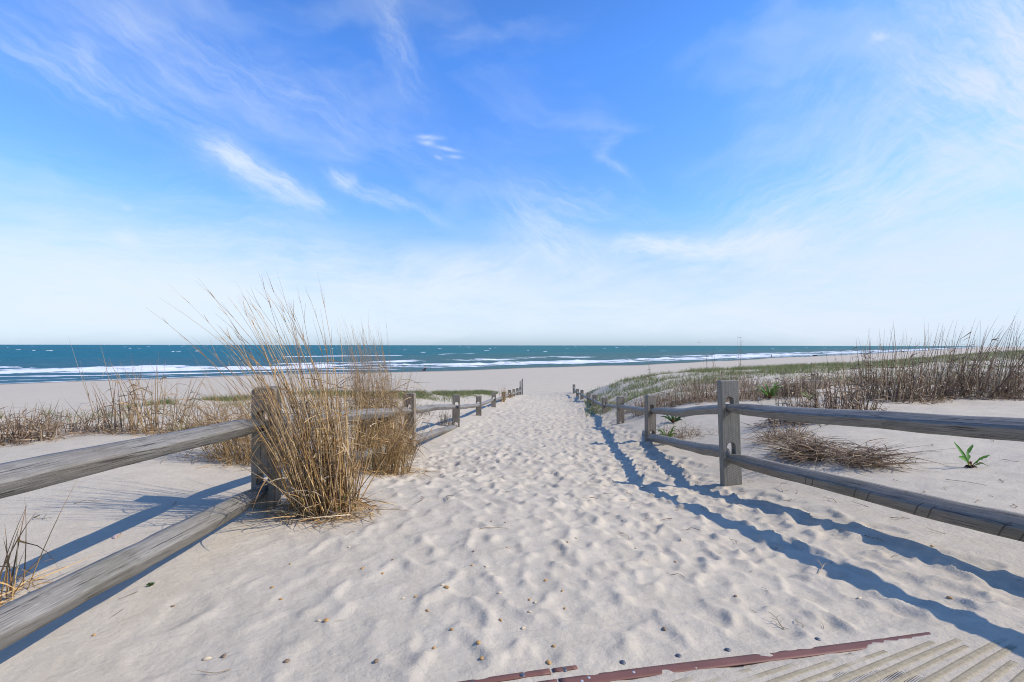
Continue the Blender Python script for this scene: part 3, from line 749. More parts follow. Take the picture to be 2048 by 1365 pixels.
def clump(name, label, cat, x, y, rx, ry, n, Lr, lean=(0, 0), spread=.22, droop=.25, pal=STRAW, w=.006, leaves=0, leafL=(.08, .22), litter=0, litterR=1.5,
          tall=0, tallL=(1.2, 1.5), tallLean=(-.3, 0), group=None, sides=3, segs=6, greens=0, leafpal=None, seeds=False, base=None, messy=0.0, kinks=.0):
    cz = gz(x, y) if base is None else base
    root = empty(name, (x, y, cz)); tag(root, label, cat, group)
    def sand(px, py): return ground_z(x + px, y + py) - cz
    a = rng.random(n) * 2 * math.pi; rr = np.sqrt(rng.random(n)); px = rx * rr * np.cos(a); py = ry * rr * np.sin(a)
    b = np.stack([px, py, sand(px, py) - .02], -1)
    L = rng.uniform(*Lr, n) * rng.uniform(.55, 1.0, n) ** .6
    stray = (rng.random(n) < .07) * 2.0 + 1.0; spread = spread * stray
    d = np.stack([lean[0] * rng.uniform(.3, 1.4, n) + spread * px / rx * .8 + rng.normal(0, 1, n) * spread * .5, lean[1] + spread * py / ry * .8 + rng.normal(0, 1, n) * spread * .5, np.ones(n)], -1)
    bd = np.stack([lean[0] * rng.uniform(0, 1.6, n) * droop * 2 + rng.normal(0, droop * .35, n), rng.normal(0, droop * .35, n), -np.abs(rng.normal(0, droop * .5, n))], -1)
    W = rng.uniform(.6, 1.15, n) * w
    V, F, K, C = blades(b, d, bd, L, W, pick(pal, n), segs, sides)
    B = Bag(); B.add(V, F, K)
    Cs = [C]
    if tall:
        m = tall; a = rng.random(m) * 2 * math.pi; px2 = rx * .7 * np.cos(a); py2 = ry * .7 * np.sin(a)
        b2 = np.stack([px2, py2, sand(px2, py2) - .02], -1); fan = rng.uniform(.2, 1.0, m)
        d2 = np.stack([tallLean[0] * fan * .7 + rng.normal(0, .03, m), tallLean[1] + rng.normal(0, .12, m), np.ones(m)], -1)
        bd2 = np.stack([tallLean[0] * fan * .75, rng.normal(0, .05, m), -.06 - .10 * fan], -1)
        L2 = rng.uniform(*tallL, m)
        V, F, K, C = blades(b2, d2, bd2, L2, np.full(m, w * .8), pick(pal, m), segs + 5, sides, tip=.12); B.add(V, F, K); Cs.append(C)
        if seeds:   # thin feathery tips
            s = m * 5; idx = rng.integers(0, m, s); k = rng.integers(int(segs * .9), segs + 5, s)
            bb = C[idx, k]; T = C[idx, np.minimum(k + 1, segs + 5)] - C[idx, k - 1]
            V, F, K, _ = blades(bb, T / (np.linalg.norm(T, axis=1)[:, None] + 1e-9) + rng.normal(0, .13, (s, 3)), rng.normal(0, .08, (s, 3)), rng.uniform(.05, .15, s), np.full(s, w * .35), pick(pal * .9, s), 2, 0); B.add(V, F, K)
    tag(B.obj('stem', M_STRAW, root), kind='stuff')
    if leaves:
        B = Bag(); Cm = Cs[0]; s = leaves; idx = rng.integers(0, n, s); k = rng.integers(1, segs, s)
        bb = Cm[idx, k]; az = rng.random(s) * 2 * math.pi
        dd = np.stack([np.cos(az), np.sin(az) * .8, rng.normal(.15, .45, s)], -1) + np.array([lean[0] * 1.2, 0, 0])
        V, F, K, _ = blades(bb, dd, np.stack([rng.normal(0, .3, s), rng.normal(0, .3, s), -np.abs(rng.normal(.25, .4, s))], -1), rng.uniform(*leafL, s), np.full(s, w * .8) * rng.uniform(.6, 1.5, s),
                            pick(leafpal if leafpal is not None else pal * .85, s), 4, 0); B.add(V, F, K)
        tag(B.obj('dry_leaf', M_STRAW, root), kind='stuff')
    if litter:
        B = Bag(); s = litter; a = rng.random(s) * 2 * math.pi; q = np.sqrt(rng.random(s)) * litterR
        lx = rx * q * np.cos(a); ly = ry * q * np.sin(a)
        bb = np.stack([lx, ly, sand(lx, ly) + rng.uniform(.0, .05 + messy, s)], -1)
        a = rng.random(s) * 2 * math.pi
        dd = np.stack([np.cos(a), np.sin(a), rng.normal(.05 + messy, .22, s)], -1)
        V, F, K, _ = blades(bb, dd, np.stack([rng.normal(0, .4, s), rng.normal(0, .4, s), rng.normal(-.12, .12, s)], -1), rng.uniform(.06, .24, s), np.full(s, w * .7), pick(pal, s), 4, 0)
        B.add(V, F, K); tag(B.obj('fallen_blade', M_STRAW, root), kind='stuff')
    if greens:
        B = Bag(); s = greens; a = rng.random(s) * 2 * math.pi; q = np.sqrt(rng.random(s))
        lx = rx * q * np.cos(a); ly = ry * q * np.sin(a)
        bb = np.stack([lx, ly, sand(lx, ly) - .01], -1)
        V, F, K, _ = blades(bb, np.stack([rng.normal(lean[0], .35, s), rng.normal(0, .35, s), np.ones(s)], -1), rng.normal(0, .2, (s, 3)), rng.uniform(.08, .28, s), np.full(s, w * .8), pick(GREEN, s), 4, 0)
        B.add(V, F, K); tag(B.obj('green_blade', M_GREEN, root), kind='stuff')
    return root

def uvd(u, v, D): return (u - 1024) / FPX * D

G_L = 'dry grass clumps left of the path'
clump('grass_clump', 'tallest straw clump, beside the front left fence post, its tips blown left', 'grass clump', -1.15, 3.02, .19, .15, 235, (.60, 1.30), (-.10, 0), .23, .16, pal=np.concatenate([STRAW, STRAW, BROWN[[0, 2, 4]]]),
      leaves=480, litter=420, litterR=1.75, tall=75, tallL=(1.15, 1.75), tallLean=(-.38, .0), group=G_L, w=.0082, greens=45, seeds=True)
clump('grass_clump', 'dense straw clump with fallen blades between the tall clump and the second left post', 'grass clump', -1.19, 4.55, .22, .20, 170, (.5, .95), (.10, 0), .20, .3,
      leaves=420, litter=240, litterR=1.8, group=G_L, w=.0062, greens=50)
clump('grass_clump', 'shaggy tan plume of grass just in front of the second left fence post', 'grass clump', -1.56, 5.75, .26, .28, 380, (.95, 1.50), (-.04, 0), .13, .22,
      leaves=950, leafL=(.12, .32), pal=(STRAW + BROWN) * .5, litter=200, tall=110, tallL=(1.55, 1.95), tallLean=(-.16, 0), seeds=True, group=G_L, w=.0065, leafpal=STRAW[1:] * .9, greens=70)
clump('grass_clump', 'loose straw stems rising between the tall clump and the shaggy plume', 'grass clump', -1.95, 5.25, .38, .3, 110, (.8, 1.45), (-.05, 0), .24, .35,
      leaves=520, litter=160, group=G_L, w=.006)
clump('grass_clump', 'leaning brown clump behind the front left fence post, spilling left', 'grass clump', -2.42, 4.55, .38, .3, 300, (.55, 1.1), (-.16, 0), .30, .45, pal=STRAW * .85,
      leaves=700, leafL=(.1, .3), litter=260, litterR=1.5, tall=14, tallL=(1.0, 1.35), tallLean=(-.75, 0), group=G_L, w=.006)
clump('grass_clump', 'taller sparse brown stems on the left dune, right one of the standing pair', 'grass clump', -4.42, 6.0, .30, .25, 54, (.5, 1.25), (-.02, 0), .26, .25, pal=(BROWN + STRAW) * .5,
      leaves=120, litter=190, litterR=1.7, group=G_L, w=.0125)
clump('grass_clump', 'sparse brown stems on the left dune, left one of the standing pair', 'grass clump', -5.0, 6.1, .26, .22, 36, (.45, 1.3), (-.14, 0), .2, .2, pal=BROWN * 1.1,
      leaves=50, litter=160, litterR=1.7, group=G_L, w=.0125)
clump('grass_clump', 'short splayed brown clump at the left edge of the picture on the dune', 'grass clump', -5.45, 5.35, .35, .25, 110, (.25, .52), (-.05, 0), .4, .35, pal=BROWN * .95,
      leaves=160, litter=180, group=G_L, w=.0125)
clump('grass_clump', 'low ragged brown tuft between the edge clump and the standing pair', 'grass clump', -5.6, 6.2, .3, .25, 55, (.2, .5), (0, 0), .35, .3, pal=BROWN * .95, leaves=60, litter=150, litterR=1.7, group=G_L, w=.011)
clump('grass_clump', 'low brown tuft with green blades left of the leaning brown clump', 'grass clump', -3.75, 5.9, .38, .3, 90, (.25, .7), (-.08, 0), .32, .35, pal=BROWN * .95, leaves=120, litter=220, litterR=1.6, greens=120, group=G_L, w=.011)
clump('grass_clump', 'small brown tuft with a few single upright stalks at the far left of the dune', 'grass clump', -6.6, 6.6, .4, .3, 60, (.2, .55), (0, 0), .35, .3, pal=BROWN * .95, leaves=60, litter=120, litterR=1.5, group=G_L, w=.011)
clump('grass_clump', 'dry stalks at the left picture edge rising from beside the lower rail', 'grass clump', -2.11, 1.98, .07, .12, 22, (.2, .62), (.03, 0), .24, .25, leaves=20, litter=50, litterR=1.6, group=G_L, w=.008)
clump('grass_clump', 'small dry tuft at the foot of the third left fence post', 'grass clump', -1.33, 9.9, .16, .3, 34, (.2, .55), (0, 0), .35, .3, leaves=50, litter=50, greens=10, group=G_L, w=.008, pal=BROWN * .95)
clump('grass_clump', 'thin tall tan tuft beside the sixth left fence post', 'grass clump', -.35, 18.6, .10, .16, 30, (.5, .85), (.02, 0), .10, .15, leaves=10, group=G_L, w=.014, pal=STRAW * .9)
clump('grass_clump', 'low tan tuft hiding the seventh left fence post', 'grass clump', -.14, 22.2, .22, .3, 40, (.25, .5), (.0, 0), .2, .2, leaves=10, group=G_L, w=.016, pal=STRAW * .9)
clump('grass_clump', 'sparse dry tuft on the sand behind the third left fence post', 'grass clump', -2.2, 11.2, .3, .4, 40, (.2, .5), (0, 0), .35, .3, leaves=60, litter=90, litterR=2.2, greens=20, group=G_L, w=.008, pal=BROWN * .95)

# right bank: reeds, brown scrub
G_R = 'brown reed clumps on the right dune'
reeds = [(1590, 6.9, .55, -.12, 'leftmost reed clump, its two bare stalks crossing above the sea'), (1640, 6.6, .5, .0, 'low bushy reed clump second from the left'),
         (1695, 6.9, .72, -.05, 'dense brown reed clump above the dry heap, with straight stalks'), (1745, 8.0, 1.0, .0, 'brown reed clump with the straight tall stalk left of the tallest group'),
         (1795, 8.1, 1.0, .06, 'reed clump with narrow fork-tipped stalks in the middle of the band'), (1835, 8.4, 1.02, .12, 'reed clump right of the fork-tipped one, stalks leaning right'),
         (1880, 8.0, 1.12, .10, 'tall reed clump in the middle with one shaggy tip'), (1925, 8.4, 1.05, .20, 'tall reed clump leaning right with a shaggy head'),
         (1965, 8.0, 1.2, .28, 'tallest reed clump near the right edge, leaning right'), (2010, 8.4, 1.05, .3, 'reed clump left of the picture edge, stalks leaning right'),
         (2055, 8.1, 1.1, .3, 'reed clump cut by the right picture edge'), (1600, 9.4, .5, 0, 'low brown reed scrub behind the leftmost reed clump')]
for u, D, h, ln, lb in reeds:
    D += rng.uniform(-.6, .9)
    clump('reed_clump', lb, 'reed clump', uvd(u, 0, D), D, .34, .30, 56, (h * .3, h * 1.3), (ln, 0), .30, .14, pal=BROWN * 1.05, leaves=220, leafL=(.05, .18), litter=150, litterR=1.7,
          group=G_R, w=.016, tall=9, tallL=(h * 1.15, h * 1.55), tallLean=(ln * 1.1, 0), greens=3)
G_S = 'low brown scrub between the right fence and the green crest'
scrub = [(1300, 12.0, .40, 'small brown scrub tuft behind the third right fence post'), (1345, 10.6, .40, 'brown scrub tuft with pale stems left of the green rosette'), (1385, 10.4, .42, 'brown scrub tuft above the curved upper rail'),
         (1425, 10.0, .45, 'brown scrub tuft just left of the tall right post'), (1490, 10.0, .46, 'brown scrub tuft just right of the tall right post'), (1530, 10.6, .46, 'brown scrub tuft behind the green leafy shoots'),
         (1570, 10.0, .45, 'brown scrub tuft right of the green leafy shoots'), (1610, 11.0, .45, 'brown scrub tuft behind the leftmost reeds'), (1470, 12.5, .5, 'far brown scrub tuft seen over the tall right post'),
         (1390, 13.0, .5, 'far brown scrub tuft over the curved upper rail'), (1650, 12.0, .5, 'far brown scrub tuft between the two left reed clumps'), (1720, 12.5, .5, 'far brown scrub behind the dense reeds'),
         (1790, 12.0, .5, 'far brown scrub behind the fork-tipped reeds'), (1860, 12.5, .5, 'far brown scrub behind the middle reeds'), (1940, 12.0, .5, 'far brown scrub behind the shaggy head reeds'), (2020, 12.5, .55, 'far brown scrub near the right picture edge')]
for u, D, h, lb in scrub:
    clump('scrub_tuft', lb, 'scrub', uvd(u, 0, D), D, .50, .40, (90 if u > 1640 else 170), (h * .5, h * 1.3), (.03, 0), .38, .3, pal=BROWN * 1.15, leaves=200, leafL=(.05, .14), litter=90, litterR=1.5, group=G_S, w=.013, sides=0, segs=4, greens=8)
clump('scrub_tuft', 'brown tuft with a dark upright heart beside the fourth right post', 'scrub', uvd(1292, 0, 11.2), 11.2, .3, .25, 100, (.25, .62), (.03, 0), .25, .2, pal=BROWN, leaves=80, litter=80, litterR=1.8, group=G_S, w=.013, sides=0)
clump('scrub_tuft', 'brown tuft under the upper rail between the two nearest right posts', 'scrub', 2.55, 7.25, .24, .22, 90, (.15, .36), (.0, 0), .5, .4, pal=BROWN, leaves=70, litter=140, litterR=2.2, group=G_S, w=.006, messy=.03)
clump('dry_grass_heap', 'tangled dry grass heap lying on the sand under the upper right rail, left one', 'grass heap', 2.86, 4.72, .12, .20, 150, (.2, .55), (-.5, -.9), .7, .8, pal=BROWN, leaves=260, litter=600, litterR=1.5, w=.0085, messy=.12)
clump('dry_grass_heap', 'tangled dry grass heap right of the other, beside the bare sand with the green plant', 'grass heap', 3.04, 4.30, .13, .16, 100, (.18, .45), (.5, -.9), .8, .9, pal=BROWN * 1.1, leaves=150, litter=380, litterR=1.5, w=.0085, messy=.09)
clump('dry_grass_heap', 'small upright tangle of dead stems behind the upper right rail, above the two heaps', 'grass heap', 3.12, 5.6, .20, .16, 80, (.2, .42), (-.1, -.2), .6, .5, pal=BROWN, leaves=90, litter=160, litterR=1.5, w=.008)
clump('dry_stem_bundle', 'thin dark dead stems bent over the rails at the second right post', 'dead stems', 2.24, 7.05, .07, .07, 12, (.35, .62), (.02, -.1), .2, .25, pal=BROWN * .6, leaves=40, leafL=(.02, .06), w=.006, group=G_S)
for u, v0, D, h, lb in ((1475, 742, 24, 2.3, 'two thin dead stalks standing over the green crest above the tall right post'), (1432, 744, 24, 1.6, 'lone dead stalk on the crest left of the two thin stalks'), (1302, 752, 22, 1.1, 'short dead stalks on the crest above the third right post'),
                       (1410, 744, 24, 1.1, 'pair of short dead stalks on the green crest')):
    clump('dead_stalk', lb, 'dead stalk', uvd(u, 0, D), D, .15, .2, 3, (h * .9, h), (-.05, 0), .06, .08, pal=BROWN * .7, w=.018, leaves=12, leafL=(.1, .2))
# reeds beyond the right picture edge whose shadows reach the mat
clump('reed_clump', 'bent reeds just outside the right fence, seen only by their shadows on the mat', 'reed clump', 2.72, 1.5, .12, .14, 18, (.7, 1.2), (-.1, -.05), .28, .4, pal=BROWN, leaves=26, litter=20, w=.008, group=G_R)

# young green plants
def leaf(pts, widths, col, tooth=0.0, seed=0):
    """broad leaf with a folded midrib along a centre line; irregular toothed margin"""
    r = np.random.default_rng(seed); pts = np.asarray(pts, float)
    n = 16; s = np.linspace(0, 1, n); src = np.linspace(0, 1, len(pts))
    C = np.stack([np.interp(s, src, pts[:, k]) for k in range(3)], -1)
    for _ in range(3): C[1:-1] = (C[:-2] + 2 * C[1:-1] + C[2:]) / 4
    W = np.interp(s, np.linspace(0, 1, len(widths)), widths)
    T = np.gradient(C, axis=0); T /= np.linalg.norm(T, axis=1)[:, None]
    A = np.cross(T, [0.25, -1, .15]); A /= np.linalg.norm(A, axis=1)[:, None]; U = np.cross(A, T)
    wl = W * (1 + tooth * r.normal(size=n)); wr = W * (1 + tooth * r.normal(size=n))
    th = .0012
    lay = []
    for z in (th, -th):
        lay.append(np.stack([C - A * wl[:, None] + U * (wl[:, None] * .35 + z), C - A * wl[:, None] * .5 + U * (wl[:, None] * .12 + z), C + U * z, C + A * wr[:, None] * .5 + U * (wr[:, None] * .12 + z), C + A * wr[:, None] + U * (wr[:, None] * .35 + z)], 1))
    V = np.concatenate([l.reshape(-1, 3) for l in lay]); m = 5
    i = np.arange(n - 1)[:, None] * m; j = np.arange(m - 1)[None]
    F = np.stack([i + j, i + j + 1, i + m + j + 1, i + m + j], -1).reshape(-1, 4)
    F = np.concatenate([F, F[:, ::-1] + n * m])
    c = np.tile(np.repeat(np.linspace(0, 1, n), m), 2)[:, None]
    K = np.array([.16, .07, .035]) * (1 - sstep(.12, .35, c)) + np.array(col) * sstep(.12, .35, c)
    rib = (np.tile(np.arange(m), 2 * n) == 2)[:, None]; K = np.where(rib, K * 1.5, K)
    return V, F, K
def green_plant():
    x, y = 3.80, 4.02; z = gz(x, y)
    o = empty('green_plant', (x, y, z)); tag(o, 'small green plant with toothed leaves and red base, alone on bare sand', 'plant')
    specs = [([(0, 0, 0), (-.03, 0, .06), (-.08, -.01, .13), (-.15, -.02, .215)], [.003, .004, .014, .015, .012, .003], 0.12), ([(0, 0, 0), (.0, .02, .07), (.01, .03, .13), (.045, .02, .185)], [.003, .004, .016, .020, .016, .004], .25),
             ([(0, 0, 0), (-.04, -.02, .05), (-.08, -.03, .085), (-.135, -.05, .10)], [.003, .003, .008, .016, .016, .006], .1), ([(0, 0, 0), (.03, -.02, .05), (.06, -.03, .085), (.115, -.05, .115)], [.003, .004, .009, .007, .011, .004], .35),
             ([(0, 0, 0), (.02, -.03, .03), (.05, -.04, .05), (.09, -.06, .028)], [.002, .003, .006, .008, .004, .002], .3), ([(0, 0, 0), (-.03, -.04, .03), (-.06, -.05, .04), (-.07, -.06, .05)], [.002, .003, .006, .007, .004, .002], .2)]
    for k, (p, w, t) in enumerate(specs):
        V, F, K = leaf(p, w, (.16, .34, .06) if k < 4 else (.24, .26, .07), t, k); mesh_obj('leaf', V, F, M_GREEN, o, True, K)
    B = Bag()
    for k in range(34):
        a = rng.random() * 6.28; L = rng.uniform(.02, .07); pts = [(0, 0, .012), (math.cos(a) * L * .5, math.sin(a) * L * .4, .012), (math.cos(a) * L, math.sin(a) * L * .6, .003)]
        B.add(*tube(np.array(pts) + rng.normal(0, .004, (3, 3)), [.003, .0035, .001], 4), (.10, .045, .03))
    for k in range(8):
        a = rng.random() * 6.28; B.add(*tube([(0, 0, -.02), (math.cos(a) * .008, math.sin(a) * .008, .02), (math.cos(a) * .016, math.sin(a) * .01, .05)], [.007, .005, .002], 5), (.30, .10, .04))
    B.obj('leaf_base', M_STRAW, o)
green_plant()
def rosette(name, label, x, y, n, L, w, col, up=.8):
    z = gz(x, y); o = empty(name, (x, y, z)); tag(o, label, 'plant')
    for k in range(n):
        a = k / n * 6.28 + rng.normal(0, .3); l = L * rng.uniform(.6, 1.05); u = up * rng.uniform(.5, 1.2)
        p = [(0, 0, 0), (math.cos(a) * l * .3, math.sin(a) * l * .3, l * u * .55), (math.cos(a) * l * .65, math.sin(a) * l * .65, l * u * .9), (math.cos(a) * l, math.sin(a) * l, l * u * .85)]
        V, F, K = leaf(p, [.004, w, w * 1.1, w * .7, .002], np.array(col) * rng.uniform(.7, 1.3), .1, k); mesh_obj('leaf', V, F, M_GREEN, o, True, K)
rosette('green_shoots', 'leafy green shoots behind the rail right of the tall post', 5.15, 9.7, 14, .30, .016, (.11, .26, .04), 1.0)
rosette('green_rosette', 'dark green rosette behind the curved rail left of the tall post', uvd(1345, 0, 8.4), 8.4, 16, .24, .014, (.04, .12, .03), .8)
rosette('green_shoots', 'yellow green shoots at the foot of the second right fence post', 2.22, 6.95, 20, .16, .009, (.13, .22, .04), 1.5)
rosette('green_shoots', 'small pale green shoots at the sand edge behind the leftmost reeds', 5.35, 8.7, 9, .18, .010, (.16, .26, .06), .9)

# spring grass on the dune crests: nobody could count it
def grass_cover(name, label, P, hr, w, pal, segs=2):
    n = len(P); x, y = P[:, 0], P[:, 1]; z = ground_z(x, y)
    b = np.stack([x, y, z - .02], -1)
    L = rng.uniform(*hr, n) * (1 + y / 60)
    V, F, K, _ = blades(b, np.stack([rng.normal(.05, .35, n), rng.normal(0, .3, n), np.ones(n)], -1), np.stack([rng.normal(.1, .25, n), rng.normal(0, .2, n), -np.abs(rng.normal(.1, .15, n))], -1), L,
                        w * (1 + y / 25), pick(pal, n), segs, 0)
    tag(mesh_obj(name, V, F, M_GREEN, None, False, K), label, kind='stuff')
def scatter(N, xf, seed, thr, sc=.5):
    r = np.random.default_rng(seed); x, y = xf(r, N)
    f = fbm(x * sc, y * sc, seed, 4) + .45 * fbm(x * sc * 4, y * sc * 4, seed + 9, 2)
    k = f > thr + r.normal(0, .08, N); return np.stack([x[k], y[k]], -1)
def crest_right(r, N):
    a = r.random(N); u = 1170 + a ** .9 * 1050
    y0 = np.interp(u, [1170, 1300, 1440, 1600, 1800, 2048, 2240], [24, 25.5, 28.5, 34, 43, 74, 130])
    y = y0 * (1 - .50 * r.random(N) ** 1.3 + .03); return (u - 1024) / FPX * y, y
def plateau(r, N):
    u = 1230 + r.random(N) * 950; y = 12 + 28 * r.random(N) ** 1.3; return (u - 1024) / FPX * y, y
def crest_left(r, N):
    x = -11 + 10.2 * r.random(N); y = y_crest(x) - np.abs(r.normal(0, .9, N)) * (1 + (x + 11) * .16) + .2; return x, y
def left_bank(r, N):
    x = -8 + 6.0 * r.random(N); y = 6.3 + 10 * r.random(N) ** 1.3; return x, y
grass_cover('beach_grass', 'short green grass along the crest of the right dune', scatter(120000, crest_right, 3, .14, 1.0), (.06, .24), .007, GREEN)
grass_cover('beach_grass', 'thin green tufts on the sandy flat behind the right scrub', scatter(60000, plateau, 13, .12, .6), (.05, .18), .006, GREEN)
grass_cover('beach_grass', 'short green grass along the crest of the left dune', scatter(46000, crest_left, 23, -.02, .8), (.06, .17), .006, GREEN)
grass_cover('beach_grass', 'mixed green and straw blades on the left bank below the crest', scatter(12000, left_bank, 33, .30, 1.0), (.05, .15), .005, np.concatenate([GREEN, BROWN]))

# ------------------------------------------------------------------ poles at the far end of the left fence
M_POLE = mat_plain('grey_pole_wood', (.16, .15, .135), .85, .2, .25, 14)
for x, y, h, lb in ((.545, 32.4, .90, 'shortest of the three thin grey poles at the far end of the left fence'), (.62, 32.6, .98, 'middle one of the three thin grey poles at the far end of the left fence'), (.71, 32.3, 1.07, 'tallest of the three thin grey poles at the far end of the left fence')):
    z = gz(x, y); V, F = tube([(0, 0, -.3), (.005, 0, h * .5), (0, 0, h), (0, 0, h + .01)], [.030, .030, .028, .004], 8)
    o = mesh_obj('thin_pole', V, F, M_POLE, None, True); o.location = (x, y, z); tag(o, lb, 'pole', 'thin poles at the end of the fence')

# ------------------------------------------------------------------ access mat
def build_mat():
    o = empty('access_mat', (1.2, 1.35, gz(1.2, 1.35))); bpy.context.view_layer.update(); P0 = np.array(o.location)
    tag(o, 'woven cream beach mat with reddish brown edge, half buried in sand', 'mat')
    def world(a, b): return ME0[0] + a * MED[0] + b * MEN[0], ME0[1] + a * MED[1] + b * MEN[1]
    def strip(name, a0, a1, b0, b1, z, mat, na, nb, ribs=None, f=None):
        A, Bb = np.meshgrid(np.linspace(a0, a1, na), np.linspace(b0, b1, nb), indexing='ij'); X, Y = world(A, Bb)
        Z = base_z(X, Y) + z
        V = np.stack([X, Y, Z], -1).reshape(-1, 3) - P0
        i = np.arange(na - 1)[:, None] * nb; j = np.arange(nb - 1)[None]; F = np.stack([i + j, i + j + 1, i + nb + j + 1, i + nb + j], -1).reshape(-1, 4)
        q = mesh_obj(name, V, F, mat, o, True)
        s = q.modifiers.new('thickness', 'SOLIDIFY'); s.thickness = .003; s.offset = -1
        return q
    m_edge = mat_plain('brown_edging', (.20, .085, .06), .55, .35, .22, 9)
    m_base = mat_plain('mat_backing', (.10, .10, .095), .8, .2, .3, 60)
    m_cord = mat_plain('cream_cord', (.42, .365, .255), .8, .2, .28, 70)
    m_thr = mat_plain('grey_thread', (.20, .20, .19), .8, .2, .3, 50)
    strip('mat_backing', .02, 3.1, .004, 1.35, -.006, m_base, 80, 40)
    # two lengths of edging that meet at a seam, with a thinner flap behind
    strip('edging_strip', -.4, .765, .004, .048, .0006, m_edge, 40, 4)
    strip('edging_strip', .771, 2.12, .004, .045, .0006, m_edge, 60, 4)
    strip('edging_flap', -.3, .755, -.040, -.016, .0052, m_edge, 40, 3)
    strip('edging_flap', .765, .84, -.038, -.022, .0056, m_edge, 6, 3)
    # rivets
    m_riv = mat_plain('rivet_metal', (.075, .085, .105), .45, .5, .2, 40)
    V = []; n = 10
    prof = [(.0100, -.006), (.0100, -.001), (.0082, .002), (.0045, .0034), (.0, .0038)]
    for r_, z_ in prof: V += [(r_ * math.cos(k / n * 6.283), r_ * math.sin(k / n * 6.283), z_) for k in range(n)]
    F = [[r_ * n + k, r_ * n + (k + 1) % n, (r_ + 1) * n + (k + 1) % n, (r_ + 1) * n + k] for r_ in range(4) for k in range(n)]
    rv = None
    for a in (.52, .67, .80, .985, 1.175, 1.35, 1.69):
        x, y = world(a, -.030 + .004 * math.sin(a * 40)); loc = (x - P0[0], y - P0[1], max(gz(x, y), float(base_z(x, y))) + .0008 - P0[2])
        if rv is None: rv = mesh_obj('rivet', V, F, m_riv, o, True); c = rv
        else: c = rv.copy(); COL.objects.link(c)
        c.parent = o; c.location = loc
    wv = None; m_w = mat_plain('worn_stud', (.42, .42, .45), .5, .4, .2, 60)
    for a, b in ((.835, .028), (.86, .018), (1.0, .02), (.66, .03)):
        x, y = world(a, b); loc = (x - P0[0], y - P0[1], float(base_z(x, y)) + .0005 - P0[2])
        if wv is None: wv = mesh_obj('stud', np.array(V) * [.55, .55, .4], F, m_w, o, True); c = wv
        else: c = wv.copy(); COL.objects.link(c)
        c.parent = o; c.location = loc
    # woven bands
    prof_w = np.array([-.5, -.42, -.25, -.08, .08, .25, .42, .5]); prof_z = np.array([-.004, .0012, .0030, .0016, .0030, .0016, .0030, -.003])
    T = Bag(); r = np.random.default_rng(2)
    for k in range(30):
        x0 = .26 + k * .0905 + r.normal(0, .002); y0 = 1.39
        an = R(19.0 + 7.0 * x0); bd = np.array([math.cos(an), math.sin(an)]); bn = np.array([-bd[1], bd[0]])
        # run until the edging line
        s_end = None; ss = np.arange(-.5, 1.1, .0030)
        cx = x0 + bd[0] * ss + .03 * ss ** 2; cy = y0 + bd[1] * ss - .04 * ss ** 2
        a, b = mat_coords(cx, cy); ok = b > .055 + .02 * abs(r.normal())
        ok &= a < 2.30 + .12 * r.normal()
        ss = ss[ok]; cx = cx[ok]; cy = cy[ok]
        if len(ss) < 30: continue
        rib = (np.arange(len(ss)) % 2) * .0022
        wd = .0905 * math.sin(an) * (.54 if k % 3 else .42)
        X = cx[:, None] + bn[0] * prof_w[None] * wd; Y = cy[:, None] + bn[1] * prof_w[None] * wd
        und = .0022 * fbm(X * 4, Y * 4, 77, 2)
        Z = base_z(X, Y) + prof_z[None] + rib[:, None] + und - .0005
        V = np.stack([X, Y, Z], -1).reshape(-1, 3) - P0; m = len(prof_w)
        i = np.arange(len(ss) - 1)[:, None] * m; j = np.arange(m - 1)[None]; F = np.stack([i + j, i + m + j, i + m + j + 1, i + j + 1], -1).reshape(-1, 4)
        mesh_obj('woven_band', V, F[:, ::-1], m_cord, o)
        # threads bridging the gap to the next band
        q = np.arange(6, len(ss) - 2, 3)
        for s in q:
            c0 = np.array([cx[s], cy[s]]) - bn * wd * .5; c1 = c0 - bn * (.0905 * math.sin(an) * 1.02 - wd)
            mx, my = (c0 + c1) / 2; zz = float(0)
            d = c1 - c0; d /= np.linalg.norm(d); e = np.array([-d[1], d[0]]) * .0011
            T_pts.append((c0, c1, e))
    if T_pts:
        A = np.array([[t[0] - t[2], t[0] + t[2], t[1] + t[2], t[1] - t[2]] for t in T_pts]); n = len(A)
        zz = base_z(A[..., 0], A[..., 1]) - .0022; zt = zz + .0016
        top = np.concatenate([A, zt[..., None]], -1); bot = np.concatenate([A, zz[..., None]], -1)
        V = np.concatenate([top, bot], 1).reshape(-1, 3) - P0; i = np.arange(n)[:, None] * 8
        Fq = np.concatenate([i + np.array([[0, 1, 2, 3]]), i + np.array([[0, 4, 5, 1]]), i + np.array([[2, 6, 7, 3]]), i + np.array([[1, 5, 6, 2]]), i + np.array([[3, 7, 4, 0]])])
        tag(mesh_obj('thread', V, Fq, m_thr, o), kind='stuff')
T_pts = []
build_mat()

